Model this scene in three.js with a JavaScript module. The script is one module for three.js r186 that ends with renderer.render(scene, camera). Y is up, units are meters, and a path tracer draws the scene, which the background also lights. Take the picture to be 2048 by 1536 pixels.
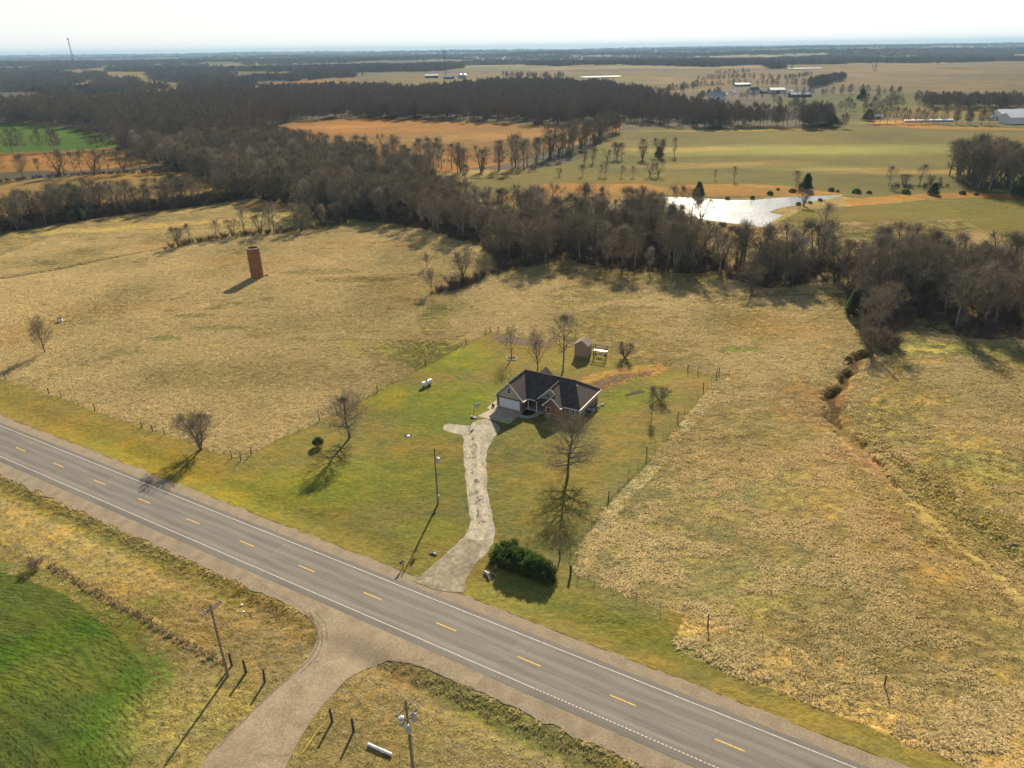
import * as THREE from 'three';
import { mergeGeometries } from 'three/addons/utils/BufferGeometryUtils.js';

// ---------------------------------------------------------------- camera, sky, sun, exposure
const FPX = 1421, CAM_H = 68.15, PITCH = Math.atan((768 - 97) / FPX), ROLL = 0.0137;
const scene = new THREE.Scene();
const camera = new THREE.PerspectiveCamera(2 * Math.atan(768 / FPX) * 180 / Math.PI, 2048 / 1536, 0.5, 90000);
camera.position.set(0, CAM_H, 0);
camera.rotation.order = 'YXZ';
camera.rotation.set(-PITCH, 0, -ROLL);
const renderer = new THREE.WebGLRenderer({ antialias: true });
renderer.setSize(1024, 768);
renderer.toneMapping = THREE.LinearToneMapping;
renderer.toneMappingExposure = 2.15;
renderer.shadowMap.enabled = true;
const SUN_AZ = 11.5 * Math.PI / 180, SUN_EL = 30 * Math.PI / 180;
const sunDir = new THREE.Vector3(Math.sin(SUN_AZ) * Math.cos(SUN_EL), Math.sin(SUN_EL), -Math.cos(SUN_AZ) * Math.cos(SUN_EL));
const sun = new THREE.DirectionalLight(new THREE.Color().setRGB(1, 0.85, 0.63), 4.9);
sun.position.copy(sunDir).multiplyScalar(600); sun.target.position.set(0, 0, -150);
sun.position.add(sun.target.position);
sun.castShadow = true; sun.shadow.radius = 1.4; sun.shadow.mapSize.set(4096, 4096);
Object.assign(sun.shadow.camera, { left: -400, right: 400, top: 400, bottom: -400, near: 1, far: 1600 });
scene.add(sun, sun.target);
{ // clear spring sky: pale band along the horizon, deep blue overhead, a broad glow round the sun
  const W = 512, H = 256, d = new Float32Array(W * H * 4), v = new THREE.Vector3();
  for (let j = 0; j < H; j++) for (let i = 0; i < W; i++) {
    const el = ((j + 0.5) / H - 0.5) * Math.PI, az = ((i + 0.5) / W - 0.5) * 2 * Math.PI;
    v.set(Math.cos(el) * Math.cos(az), Math.sin(el), Math.cos(el) * Math.sin(az));
    const k = Math.exp(-Math.max(el - 0.06, 0) / 0.3), c = Math.max(0, v.dot(sunDir)), glow = 0.22 * Math.pow(c, 3) + 0.35 * Math.pow(c, 14);
    const hor = [0.46, 0.455, 0.425], zen = [0.06, 0.095, 0.165], g = [1, 0.97, 0.9], o = (j * W + i) * 4;
    for (let q = 0; q < 3; q++) d[o + q] = zen[q] + (hor[q] - zen[q]) * k + g[q] * glow * (0.35 + 0.65 * k) * 0.55;
    d[o + 3] = 1;
  }
  const t = new THREE.DataTexture(d, W, H, THREE.RGBAFormat, THREE.FloatType);
  t.mapping = THREE.EquirectangularReflectionMapping; t.magFilter = THREE.LinearFilter; t.needsUpdate = true;
  scene.background = t; scene.environment = t;
}
scene.fog = new THREE.FogExp2(new THREE.Color().setRGB(0.42, 0.7, 1.0), 0.00006);

// ---------------------------------------------------------------- helpers
function rng(a) { return () => { a = (a + 0x6d2b79f5) | 0; let t = Math.imul(a ^ (a >>> 15), 1 | a); t = (t + Math.imul(t ^ (t >>> 7), 61 | t)) ^ t; return ((t ^ (t >>> 14)) >>> 0) / 4294967296; }; }
const clamp = (x, a = 0, b = 1) => x < a ? a : x > b ? b : x, lerp = (a, b, t) => a + (b - a) * t;
const smooth = (a, b, x) => { const t = clamp((x - a) / (b - a)); return t * t * (3 - 2 * t); };
const V = (x, y, z) => new THREE.Vector3(x, y, z);
const LAT = new Float32Array(65536); { const r = rng(7); for (let i = 0; i < 65536; i++) LAT[i] = r() * 2 - 1; }
function noise(x, y) {
  const xi = Math.floor(x), yi = Math.floor(y); let fx = x - xi, fy = y - yi; fx = fx * fx * (3 - 2 * fx); fy = fy * fy * (3 - 2 * fy);
  const a = (xi & 255), b = ((xi + 1) & 255), c = (yi & 255) << 8, d = ((yi + 1) & 255) << 8;
  const p = LAT[c | a], q = LAT[d | a]; const t = p + (LAT[c | b] - p) * fx;
  return t + (q + (LAT[d | b] - q) * fx - t) * fy;
}
const camR = new THREE.Matrix4().makeRotationFromEuler(camera.rotation);
function ray(px, py) { return V(px - 1024, 768 - py, -FPX).applyMatrix4(camR).normalize(); }
function F(px, py, h = 0) { const d = ray(px, py), t = (h - CAM_H) / d.y; return [d.x * t, d.z * t]; }        // picture point -> flat ground
const poly = (a) => { const o = []; for (let i = 0; i < a.length; i += 2) o.push(F(a[i], a[i + 1])); return o; };
function inPoly(x, z, p) { let c = false; for (let i = 0, j = p.length - 1; i < p.length; j = i++) { const a = p[i], b = p[j]; if ((a[1] > z) !== (b[1] > z) && x < (b[0] - a[0]) * (z - a[1]) / (b[1] - a[1]) + a[0]) c = !c; } return c; }
function segDist(x, z, a, b) { const dx = b[0] - a[0], dz = b[1] - a[1], t = clamp(((x - a[0]) * dx + (z - a[1]) * dz) / (dx * dx + dz * dz)); return Math.hypot(x - a[0] - dx * t, z - a[1] - dz * t); }
function lineDist(x, z, p) { let m = 1e9; for (let i = 0; i + 1 < p.length; i++) { const d = segDist(x, z, p[i], p[i + 1]); if (d < m) m = d; } return m; }
const edgeDist = (x, z, p) => lineDist(x, z, [...p, p[0]]);
const bbox = (p) => [Math.min(...p.map((q) => q[0])), Math.min(...p.map((q) => q[1])), Math.max(...p.map((q) => q[0])), Math.max(...p.map((q) => q[1]))];

// road frame: s along the road (to the right), o across it (away from the camera)
const RC = [-36.571, -85.772], RD = [0.87232, 0.48893], RN = [0.48893, -0.87232];
const roadXZ = (s, o) => [RC[0] + RD[0] * s + RN[0] * o, RC[1] + RD[1] * s + RN[1] * o];
const roadO = (x, z) => (x - RC[0]) * RN[0] + (z - RC[1]) * RN[1], roadS = (x, z) => (x - RC[0]) * RD[0] + (z - RC[1]) * RD[1];

const CREEK = poly([1735, 700, 1712, 716, 1712, 735, 1690, 748, 1692, 766, 1668, 780, 1663, 792, 1676, 803, 1670, 820, 1676, 834, 1692, 852, 1730, 905, 1790, 960, 1850, 1010, 1910, 1070, 1980, 1120, 2060, 1190]);
const SWALE = poly([1740, 880, 1850, 970, 1900, 1020, 1960, 1050, 2060, 1130]);
const DITCH = poly([-120, 575, 0, 560, 150, 535, 300, 505, 345, 494]);
const POND = poly([1315, 405, 1331, 393, 1415, 396, 1456, 399, 1505, 399, 1554, 394.5, 1608, 392, 1688, 388.5, 1659, 396, 1628, 401, 1591, 409, 1556, 416, 1538, 423, 1552, 427, 1566, 429, 1552, 438, 1537, 446, 1545, 450, 1528, 456, 1515, 452, 1443, 443, 1402, 436, 1372, 432, 1341, 420]);
const POND_BOX = bbox(POND);
const DRIVEWAY = poly([836, 1160, 880, 1118, 925, 1076, 940, 1048, 935, 1005, 930, 945, 926, 900, 925, 872, 905, 866, 887, 859, 889, 850, 905, 848, 935, 852, 948, 845, 975, 838, 1000, 858, 985, 880, 974, 905, 972, 930, 976, 985, 984, 1030, 990, 1068, 978, 1100, 950, 1130, 928, 1160, 924, 1182, 880, 1172]);
const DRIVE_S = roadS(...F(905, 1115));
function H(x, z) {
  let h = 0;
  const r = Math.hypot(x, z + 130);
  if (r > 450) {
    const w = smooth(450, 1400, r), f = smooth(1500, 5000, r), g = smooth(6000, 16000, r);
    h += w * 5 * noise(x / 420 + 9.3, z / 420 + 4.1) + f * 22 * noise(x / 1500 + 3.7, z / 900 + 8.2) + g * (26 + 26 * noise(x / 5200 + 1.2, z / 3500 + 2.2));
  }
  if (r < 700) {
    const o = roadO(x, z), far = Math.min(smooth(13, 30, Math.abs(o)), smooth(45, 80, Math.hypot(x - 8, z + 125)));
    h += far * (0.3 * noise(x / 17, z / 17) + 0.7 * noise(x / 60 + 5, z / 60)) * (1 - smooth(450, 700, r));
    const side = lineDist(x, z, [roadXZ(-400, 0), roadXZ(400, 0)]) < 40;
    if (side) { h -= 0.55 * Math.exp(-(((o + 9.6) / 1.7) ** 2)) * (1 - smooth(2, 8, 9 - Math.abs(roadS(x, z) - 17))) + 0.35 * Math.exp(-(((o - 9.5) / 2.2) ** 2)) * (1 - Math.exp(-(((roadS(x, z) - DRIVE_S) / 7) ** 2))); }
    if (x > 40 && z > -220 && z < 0) {
      const c = lineDist(x, z, CREEK), up = smooth(0, 1, (-z - 70) / 60);
      h -= 0.9 * Math.exp(-((c / 7) ** 2)) + (0.06 + 1.45 * up * up) * Math.exp(-(((c + 1.1 * noise(x * .33, z * .33) + .4 * noise(x * .9, z * .9)) / 1.5) ** 4));
      h -= 0.5 * Math.exp(-((lineDist(x, z, SWALE) / 1.6) ** 2));
    }
    if (x < -50 && z < -180) h -= 0.6 * Math.exp(-((lineDist(x, z, DITCH) / 1.6) ** 2));
    if (x > POND_BOX[0] - 30 && x < POND_BOX[2] + 30 && z > POND_BOX[1] - 30 && z < POND_BOX[3] + 30) {
      const e = edgeDist(x, z, POND), inside = inPoly(x, z, POND);
      h = h * (inside ? 0 : smooth(0, 25, e)) - (inside ? 0.9 * smooth(-0.5, 3, e) + 0.12 : 0.12 * (1 - smooth(0, 1.5, e)));
    }
  }
  return h;
}
function at(px, py) { // picture point -> ground
  const d = ray(px, py); let t = (0 - CAM_H) / d.y; if (!(t > 0 && t < 40000)) t = 40000;
  let lo = 0, hi = 0; const step = t / 60;
  for (let k = 1; k < 240; k++) { hi = k * step; if (CAM_H + d.y * hi < H(d.x * hi, d.z * hi)) break; lo = hi; }
  for (let k = 0; k < 24; k++) { const m = (lo + hi) / 2; if (CAM_H + d.y * m < H(d.x * m, d.z * m)) hi = m; else lo = m; }
  return V(d.x * hi, H(d.x * hi, d.z * hi), d.z * hi);
}
const used = new Map();
function numbered(n) { const k = used.get(n) ?? 0; used.set(n, k + 1); return k ? n + '_' + String(k).padStart(3, '0') : n; }
function tag(o, label, category, group, kind) { Object.assign(o.userData, { label }, category ? { category } : {}, group ? { group } : {}, kind ? { kind } : {}); return o; }
function thing(name, label, category, p, turn = 0, group) {
  const o = new THREE.Group(); o.name = numbered(name); o.position.copy(p); o.rotation.y = turn; scene.add(o);
  return tag(o, label, category, group);
}
function part(name, geo, mat, parent) {
  const m = new THREE.Mesh(Array.isArray(geo) ? merge(geo) : geo, mat); m.name = parent ? name : numbered(name);
  m.castShadow = m.receiveShadow = true; (parent ?? scene).add(m); return m;
}
function struct(name, geo, mat, label) { const m = part(name, geo, mat); tag(m, label); m.userData.kind = 'structure'; return m; }
function copy(o, name, p, turn, scale, label) {
  const c = o.clone(); c.name = numbered(name); c.position.copy(p); c.rotation.y = turn; if (scale) c.scale.setScalar(scale); scene.add(c);
  c.userData = { ...o.userData }; if (label) c.userData.label = label; return c;
}
function merge(list) { return list.length === 1 ? list[0] : mergeGeometries(list.map((g) => { const n = g.index ? g.toNonIndexed() : g; for (const k of Object.keys(n.attributes)) if (!['position', 'normal', 'uv'].includes(k)) n.deleteAttribute(k); return n; })); }
function box(w, h, d, x = 0, y = 0, z = 0, ry = 0) { const g = new THREE.BoxGeometry(w, h, d); if (ry) g.rotateY(ry); return g.translate(x, y, z); }
function cyl(r0, r1, h, x = 0, y = 0, z = 0, n = 12) { return new THREE.CylinderGeometry(r1, r0, h, n).translate(x, y + h / 2, z); }
function beam(a, b, r0, r1 = r0, n = 6) {
  const d = b.clone().sub(a), g = new THREE.CylinderGeometry(r1, r0, d.length(), n);
  return g.applyQuaternion(new THREE.Quaternion().setFromUnitVectors(V(0, 1, 0), d.clone().normalize())).translate((a.x + b.x) / 2, (a.y + b.y) / 2, (a.z + b.z) / 2);
}
function bar(a, b, w, t) { // rectangular bar between two points, w wide (horizontal), t tall
  const d = b.clone().sub(a), g = new THREE.BoxGeometry(d.length(), t, w), x = d.clone().normalize(), y = V(0, 1, 0).addScaledVector(x, -x.y).normalize();
  return g.applyMatrix4(new THREE.Matrix4().makeBasis(x, y, x.clone().cross(y))).translate((a.x + b.x) / 2, (a.y + b.y) / 2, (a.z + b.z) / 2);
}
function slab(pts, t, scale = 1) { // flat polygon of 3-D points thickened by t along minus its normal; uv in metres over the slope
  const n = V(0, 0, 0); for (let i = 0; i < pts.length; i++) { const a = pts[i], b = pts[(i + 1) % pts.length]; n.x += (a.y - b.y) * (a.z + b.z); n.y += (a.z - b.z) * (a.x + b.x); n.z += (a.x - b.x) * (a.y + b.y); }
  n.normalize(); if (n.y < -0.01) { pts = pts.slice().reverse(); n.negate(); }
  const e1 = Math.abs(n.y) > 0.99 ? V(1, 0, 0) : V(0, 1, 0).cross(n).normalize(), e2 = n.clone().cross(e1);
  const flat = pts.map((p) => new THREE.Vector2(p.dot(e1), p.dot(e2))), tri = THREE.ShapeUtils.triangulateShape(flat, []), pos = [], uv = [], low = pts.map((p) => p.clone().addScaledVector(n, -t));
  const put = (p) => { pos.push(p.x, p.y, p.z); uv.push(p.dot(e1) * scale, p.dot(e2) * scale); };
  const ccw = THREE.ShapeUtils.area(flat) > 0;
  for (const f of tri) { const [a, b, c] = f; [a, b, c].forEach((k) => put(pts[k])); [a, c, b].forEach((k) => put(low[k])); }
  for (let i = 0; i < pts.length; i++) { const j = (i + 1) % pts.length; const q = ccw ? [pts[i], low[i], low[j], pts[i], low[j], pts[j]] : [pts[i], low[j], low[i], pts[i], pts[j], low[j]]; q.forEach(put); }
  const g = new THREE.BufferGeometry(); g.setAttribute('position', new THREE.Float32BufferAttribute(pos, 3)); g.setAttribute('uv', new THREE.Float32BufferAttribute(uv, 2)); g.computeVertexNormals(); return g;
}
const rgb = (r, g, b) => new THREE.Color().setRGB(r, g, b);
const std = (c, roughness = 0.85, extra = {}) => new THREE.MeshPhysicalMaterial({ color: c, roughness, specularIntensity: roughness > 0.88 ? 0.2 : 1, ...extra });
function tex(w, h, f, repeat = [1, 1], srgb = true) { // f(x, y) -> [r,g,b] 0..255, wrapping
  const d = new Uint8Array(w * h * 4); for (let y = 0; y < h; y++) for (let x = 0; x < w; x++) { const c = f(x, y), o = (y * w + x) * 4; d[o] = clamp(c[0], 0, 255); d[o + 1] = clamp(c[1], 0, 255); d[o + 2] = clamp(c[2], 0, 255); d[o + 3] = 255; }
  const t = new THREE.DataTexture(d, w, h); t.wrapS = t.wrapT = THREE.RepeatWrapping; t.magFilter = THREE.LinearFilter; t.repeat.set(...repeat); if (srgb) t.colorSpace = THREE.SRGBColorSpace; t.needsUpdate = true; return t;
}

// ---------------------------------------------------------------- the land: colour maps in world metres, nested from near to far
const LAWN = poly([0, 757, 60, 776, 122, 795, 190, 821, 285, 856, 354, 878, 427, 902, 483, 922, 505, 908, 570, 873, 640, 842, 755, 783, 851, 731, 932, 690, 978, 663, 1100, 684, 1240, 716, 1340, 737, 1438, 752, 1408, 792, 1357, 850, 1296, 925, 1219, 1000, 1170, 1075, 1143, 1147, 1230, 1180, 1320, 1216, 1368, 1228, 1350, 1275, 1352, 1300]).concat([roadXZ(95, 9.6), roadXZ(140, 9), roadXZ(140, 6.2), roadXZ(-170, 6.2), roadXZ(-170, 17)]);
const CROP = poly([-40, 1130, 60, 1160, 130, 1190, 190, 1230, 240, 1275, 285, 1330, 296, 1375, 280, 1420, 268, 1470, 262, 1536, 258, 1640, -60, 1640]).concat([[-80, -20], [-150, -60]]);
const MAINWOOD = poly([700, 441, 790, 446, 860, 462, 920, 482, 960, 492, 990, 520, 1000, 542, 1050, 536, 1120, 526, 1180, 531, 1260, 546, 1360, 549, 1440, 551, 1480, 566, 1500, 576, 1560, 580, 1600, 575, 1650, 566, 1690, 588, 1708, 622, 1718, 650, 1728, 690, 1756, 712, 1785, 708, 1800, 664, 1870, 668, 1950, 678, 2140, 690, 2140, 560, 1900, 545, 1700, 532, 1560, 532, 1440, 528, 1390, 500, 1340, 455, 1290, 432, 1200, 436, 1080, 440, 1000, 430, 930, 415, 870, 395, 800, 400, 700, 410, 640, 420]);
const MIDWOOD = poly([230, 300, 330, 335, 400, 372, 480, 388, 560, 413, 640, 440, 700, 441, 700, 410, 800, 400, 870, 395, 850, 370, 880, 350, 800, 342, 700, 328, 640, 310, 560, 290, 480, 272, 400, 270, 300, 280]);
const FARWOOD = poly([-80, 232, 0, 228, 170, 219, 300, 211, 420, 203, 500, 200, 600, 195, 720, 196, 800, 200, 900, 190, 980, 178, 1100, 174, 1225, 187, 1290, 198, 1340, 216, 1380, 230, 1480, 244, 1560, 248, 1640, 246, 1650, 252, 1560, 254, 1420, 257, 1240, 246, 1200, 244, 1140, 252, 1050, 250, 1010, 245, 880, 243, 700, 238, 600, 243, 540, 260, 480, 268, 300, 280, 235, 285, 200, 266, 70, 252, 0, 250, -80, 250]);
const STRIP = poly([-80, 488, 0, 468, 150, 441, 250, 427, 400, 411, 510, 397, 520, 388, 400, 396, 250, 408, 150, 417, 0, 444, -80, 460]);
const RTOP = poly([1835, 210, 1960, 213, 2080, 214, 2080, 224, 1960, 222, 1840, 219]);
const LAND = [ // [colour, tussock, green, rows, outline in the picture]; colours are sRGB of the bare material
  ['#7d6d44', 95, 90, 0, [[-300, 40], [300, 40], [420, -190], [420, -420], [60, -460], [-200, -460], [-500, -420], [-400, -200]]],
  ['#5c5036', 70, 20, 0, MAINWOOD], ['#574b36', 70, 10, 0, MIDWOOD], ['#5a4e36', 70, 20, 0, STRIP],
  // far side of the creek wood
  ['#7d6432', 50, 50, 0, poly([-100, 400, 0, 366, 180, 352, 340, 340, 420, 350, 470, 385, 330, 395, 150, 425, -100, 470])],
  ['#7d5a27', 40, 30, 0, poly([-100, 380, 0, 345, 160, 342, 320, 330, 330, 300, 200, 296, 0, 306, -100, 310])],
  ['#3a5512', 10, 40, 40, poly([-160, 250, 0, 250, 70, 252, 200, 266, 235, 285, 225, 296, 0, 306, -160, 312])],
  ['#785522', 40, 15, 0, poly([470, 268, 540, 258, 600, 243, 700, 237, 880, 243, 1010, 245, 1050, 250, 1140, 252, 1200, 243, 1245, 240, 1240, 262, 1110, 300, 1000, 328, 880, 345, 800, 370, 690, 370, 640, 330, 560, 290])],
  ['#5c5425', 30, 120, 12, poly([1235, 262, 1330, 256, 1420, 258, 1660, 252, 1700, 238, 1800, 240, 1900, 248, 2200, 252, 2250, 410, 1700, 395, 1650, 388, 1500, 396, 1340, 398, 1300, 400, 1120, 390, 980, 395, 860, 390, 880, 372, 1050, 345, 1160, 318])],
  ['#826127', 30, 10, 0, poly([1345, 370, 1500, 368, 1600, 375, 1700, 390, 1560, 392, 1340, 393])],
  ['#825e24', 40, 20, 0, poly([1740, 240, 1800, 240, 1880, 252, 2060, 258, 2060, 262, 1860, 258, 1740, 252])],
  ['#856127', 30, 10, 0, poly([1690, 398, 1800, 388, 1940, 386, 2060, 392, 2060, 398, 1900, 396, 1800, 400, 1700, 412])],
  ['#7d5e27', 40, 20, 0, poly([985, 392, 1100, 366, 1290, 366, 1360, 382, 1310, 398, 1180, 400, 1060, 425])],
  ['#5d5620', 40, 130, 0, poly([1700, 412, 1830, 400, 2250, 405, 2250, 520, 1900, 520, 1580, 500, 1420, 470, 1440, 446, 1530, 462, 1600, 420])],
  // far fields up to the skyline
  ['#735425', 15, 10, 0, poly([165, 199, 185, 192, 300, 181, 372, 173, 372, 177, 300, 188, 240, 196])],
  ['#6c562b', 15, 30, 0, poly([95, 172, 150, 164, 188, 157, 190, 170])], ['#6c562b', 15, 30, 0, poly([272, 158, 376, 163, 372, 168, 275, 166])],
  ['#5c542a', 15, 60, 0, poly([100, 146, 160, 142, 215, 138, 216, 146, 150, 150])], ['#67562d', 15, 40, 0, poly([200, 147, 300, 146, 300, 153, 205, 152])],
  ['#735224', 15, 10, 0, poly([478, 176, 560, 166, 690, 158, 780, 156, 790, 158, 700, 166, 560, 178, 480, 181])],
  ['#6a542a', 15, 20, 0, poly([465, 150, 620, 147, 560, 153, 470, 156])], ['#6a542a', 15, 20, 0, poly([150, 144, 216, 138, 216, 145, 160, 150])],
  ['#5a4f2a', 15, 60, 10, poly([700, 158, 780, 152, 1000, 147, 1140, 148, 1150, 152, 1010, 158, 960, 165, 840, 172, 760, 172])],
  ['#63542b', 15, 20, 10, poly([740, 152, 1010, 146, 1140, 146, 1200, 149, 1100, 152, 860, 152])],
  ['#4e3924', 15, 5, 20, poly([808, 178, 880, 174, 950, 178, 935, 186, 850, 192, 815, 190])],
  ['#5a512b', 15, 50, 10, poly([1130, 150, 1400, 142, 1560, 140, 1580, 146, 1400, 158, 1250, 162, 1130, 163, 1000, 166])],
  ['#5c4f30', 15, 10, 60, poly([1225, 172, 1300, 158, 1420, 148, 1580, 140, 1700, 126, 1850, 126, 2100, 120, 2200, 150, 2100, 190, 1950, 186, 1800, 182, 1700, 174, 1600, 172, 1480, 172, 1360, 182, 1290, 186])],
  ['#464a1c', 15, 160, 0, poly([1530, 200, 1600, 192, 1700, 186, 1800, 186, 1950, 196, 2060, 204, 2060, 222, 1800, 236, 1640, 232, 1560, 214])],
  ['#63562b', 15, 60, 0, poly([1800, 212, 2060, 214, 2060, 246, 1900, 246, 1760, 238])],
  ['#504b22', 15, 60, 0, poly([1140, 136, 1270, 133, 1270, 136, 1140, 140])], ['#58502d', 10, 30, 0, poly([1560, 134, 1640, 130, 1800, 127, 1800, 133, 1600, 140])],
  ['#594f2e', 10, 30, 10, poly([440, 152, 600, 150, 640, 148, 500, 146])],
  // near ground
  ['#776742', 70, 90, 0, [roadXZ(-170, -30), roadXZ(0, -30), roadXZ(170, -30), roadXZ(170, -6.8), roadXZ(-170, -6.8)]],
  ['#7f7246', 40, 70, 20, [roadXZ(-170, -18), roadXZ(-8, -18.5), roadXZ(-2, -12), roadXZ(-10, -10.5), roadXZ(-170, -11)]],
  ['#72693c', 90, 160, 0, [roadXZ(-170, -10.6), roadXZ(4, -10.6), roadXZ(4, -7), roadXZ(-170, -7)]],
  ['#72693c', 90, 160, 0, [roadXZ(34, -10), roadXZ(170, -10), roadXZ(170, -7), roadXZ(34, -7)]],
  ['#596030', 40, 100, 0, CROP.map((p) => [p[0] + 2.5, p[1] - 1.2])],
  ['#414f24', 40, 30, 50, CROP],
  ['#9a8552', 95, 20, 0, [roadXZ(58, 9.5), roadXZ(76, 8.8), roadXZ(180, 8.8), roadXZ(180, 18), roadXZ(56, 18)]],
  ['#6e6433', 40, 60, 9, LAWN],
];
const BLOBS = [ // [x px, y px, radius x m, radius z m, colour, strength, turn]: patches of other growth
  [900, 800, 16, 9, '#6f7a1c', .6], [820, 700, 20, 9, '#77781f', .35], [900, 720, 12, 9, '#6f7a1c', .6], [560, 990, 14, 8, '#6b751c', .5], [760, 960, 18, 8, '#6d7420', .5], [770, 790, 5, 6, '#857a1e', .6], [880, 850, 9, 5, '#637222', .6],
  [1270, 790, 9, 4, '#667420', .5], [1230, 815, 6, 4, '#7e7f24', .6], [1360, 760, 7, 4, '#66762a', .5], [1160, 880, 12, 7, '#82702f', .4], [1060, 960, 10, 8, '#8a7234', .6], [1230, 960, 12, 14, '#8a7336', .6], [1250, 870, 9, 9, '#82703a', .5], [850, 890, 9, 6, '#86702c', .5],
  [1330, 830, 9, 5, '#80683c', .5], [1390, 770, 8, 5, '#7d6540', .8], [1100, 720, 16, 6, '#7e7436', .4], [1050, 1000, 7, 12, '#7f7433', .4], [1010, 1190, 9, 4, '#7a7530', .5], [1250, 1250, 14, 3, '#5f6a26', .5, -.51], [680, 1060, 26, 3, '#75682c', .5, -.51], [300, 920, 30, 4, '#71701f', .5, -.51], [860, 1060, 6, 4, '#5f6b22', .5],
  [390, 840, 4, 2, '#6e7440', .5], [330, 680, 5, 1.6, '#4f7020', .8, .3], [390, 635, 8, 1.8, '#55701f', .7, .1], [440, 660, 10, 2, '#6b7434', .6], [600, 430, 18, 6, '#7c7c40', .4], [720, 440, 26, 5, '#6f7a35', .7, .3], [640, 545, 16, 4, '#6f7836', .5], [720, 560, 18, 4, '#6a7634', .5, .2], [1480, 700, 7, 2, '#5a7a22', .8], [1000, 630, 20, 5, '#7d7b40', .3],
  [830, 480, 22, 7, '#a9803c', .7, -.2], [760, 470, 14, 5, '#a9803c', .6], [900, 490, 10, 5, '#6d7a32', .5], [870, 640, 6, 16, '#757a3c', .4, .5], [980, 545, 22, 4, '#9b8148', .5, .3], [1130, 555, 24, 4, '#a3834a', .5, .1],
  [1630, 790, 9, 9, '#6e5238', .9], [1640, 830, 8, 6, '#6a4f36', .9, -.5], [1700, 910, 5, 9, '#6f543a', .8, -.6], [1800, 1030, 6, 9, '#75593c', .7, -.6], [1880, 1120, 5, 6, '#8a6a42', .5, -.6], [1700, 740, 5, 6, '#6d6244', .5],
  [1770, 850, 10, 10, '#7f8044', .5], [1800, 960, 9, 9, '#737a3a', .6], [1950, 1060, 10, 7, '#6b7434', .6], [1990, 930, 14, 8, '#7d8046', .5], [1850, 700, 16, 6, '#80804a', .5], [1960, 700, 26, 6, '#70783e', .5],
  [1300, 1000, 12, 8, '#7d7648', .7], [1400, 1040, 16, 8, '#787245', .7], [1290, 1120, 12, 6, '#756f42', .8], [1450, 1120, 18, 5, '#7a7446', .7], [1350, 1190, 14, 4, '#7b7444', .6], [1500, 960, 14, 7, '#7f784a', .6], [1560, 1180, 16, 5, '#7d7748', .6],
  [130, 655, 7, 2.4, '#8f8268', .9, .15], [300, 420, 30, 10, '#b08c4c', .5], [250, 455, 60, 6, '#b0924e', .5, .2], [560, 410, 25, 8, '#a9823f', .6],
  [1500, 300, 120, 30, '#76803f', .5], [1700, 300, 120, 30, '#7a8042', .6], [1350, 300, 50, 14, '#b08444', .5], [1420, 330, 60, 14, '#b08442', .5], [1850, 345, 60, 10, '#b07f40', .6], [1680, 340, 40, 8, '#a98646', .6], [1600, 335, 50, 8, '#6f7e3c', .4],
  [640, 255, 60, 20, '#8f7446', .4], [900, 275, 140, 26, '#8f7440', .45], [1500, 260, 90, 7, '#b0823e', .7], [1780, 246, 40, 12, '#b0823e', .6],
  [60, 1330, 14, 6, '#4c5f22', .6, .6], [150, 1330, 9, 5, '#54602a', .5], [120, 1270, 14, 3, '#355a10', .5, .5], [240, 1440, 5, 10, '#33600c', .5], [330, 1440, 6, 6, '#9a8658', .5], [420, 1440, 12, 8, '#7f7a44', .5],
];
const TRACKS = [ // painted lines: [colour, width m, alpha, points]
  ['#46541f', 0.5, .5, poly([0, 1205, 90, 1235, 170, 1300, 235, 1402])], ['#3f4a22', 0.45, .75, poly([-5, 1213, 85, 1243, 163, 1308, 226, 1406])], ['#2f4a12', 0.35, .6, poly([-5, 1209, 88, 1239, 166, 1304, 230, 1404])],
  ['#46541f', 0.5, .5, poly([-5, 1405, 60, 1438, 110, 1480, 155, 1540])], ['#3f4a22', 0.45, .75, poly([-10, 1413, 54, 1446, 104, 1488, 146, 1545])], ['#2f4a12', 0.35, .6, poly([-7, 1409, 57, 1442, 107, 1484, 150, 1542])],
  ['#76743f', 1.6, .6, poly([0, 655, 120, 632, 260, 598, 380, 575, 480, 560])], ['#7a7742', 1.2, .5, poly([520, 556, 640, 535, 700, 520])],
  ['#5a5d2a', 0.8, .7, poly([1260, 655, 1330, 672, 1400, 695])], ['#6c6a38', 0.7, .5, poly([1150, 665, 1250, 690, 1330, 712])], ['#636030', 0.6, .6, poly([1050, 650, 1160, 668, 1290, 700, 1440, 740])],
  ['#6b6434', 1.2, .6, DITCH], ['#6a5138', 5, .6, CREEK.slice(0, 13)], ['#43341f', 1.7, .8, CREEK.slice(0, 13)], ['#6d6a3a', 1.6, .5, SWALE], ['#a08a62', 4.5, .5, CREEK.slice(10)],
  ['#5b5a2c', 0.8, .6, poly([1440, 752, 1408, 792, 1357, 850, 1296, 925, 1219, 1000, 1170, 1075, 1143, 1147])], ['#a8976c', 2.4, .7, poly([1448, 758, 1420, 792, 1371, 852, 1312, 928, 1238, 1004, 1190, 1078, 1165, 1135])],
  ['#6a6432', 0.9, .6, poly([0, 757, 122, 795, 285, 856, 427, 902, 483, 922])], ['#5d5c2a', .8, .55, poly([505, 908, 640, 842, 755, 783, 851, 731, 978, 663])], ['#9b8b58', 1.4, .6, poly([230, 1205, 300, 1240, 380, 1290, 450, 1330])], ['#7a6742', 1.3, .5, poly([100, 1130, 170, 1170, 240, 1210])],
];
let MOUND, MOUNDCORE;
const TILES = [[-100, -225, 200, 1], [-200, -425, 400, 2], [-520, -1010, 1040, 6.5], [-1500, -2950, 3000, 20], [-4500, -8800, 9000, 75], [-22000, -22000, 44000, 440]];
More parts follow.
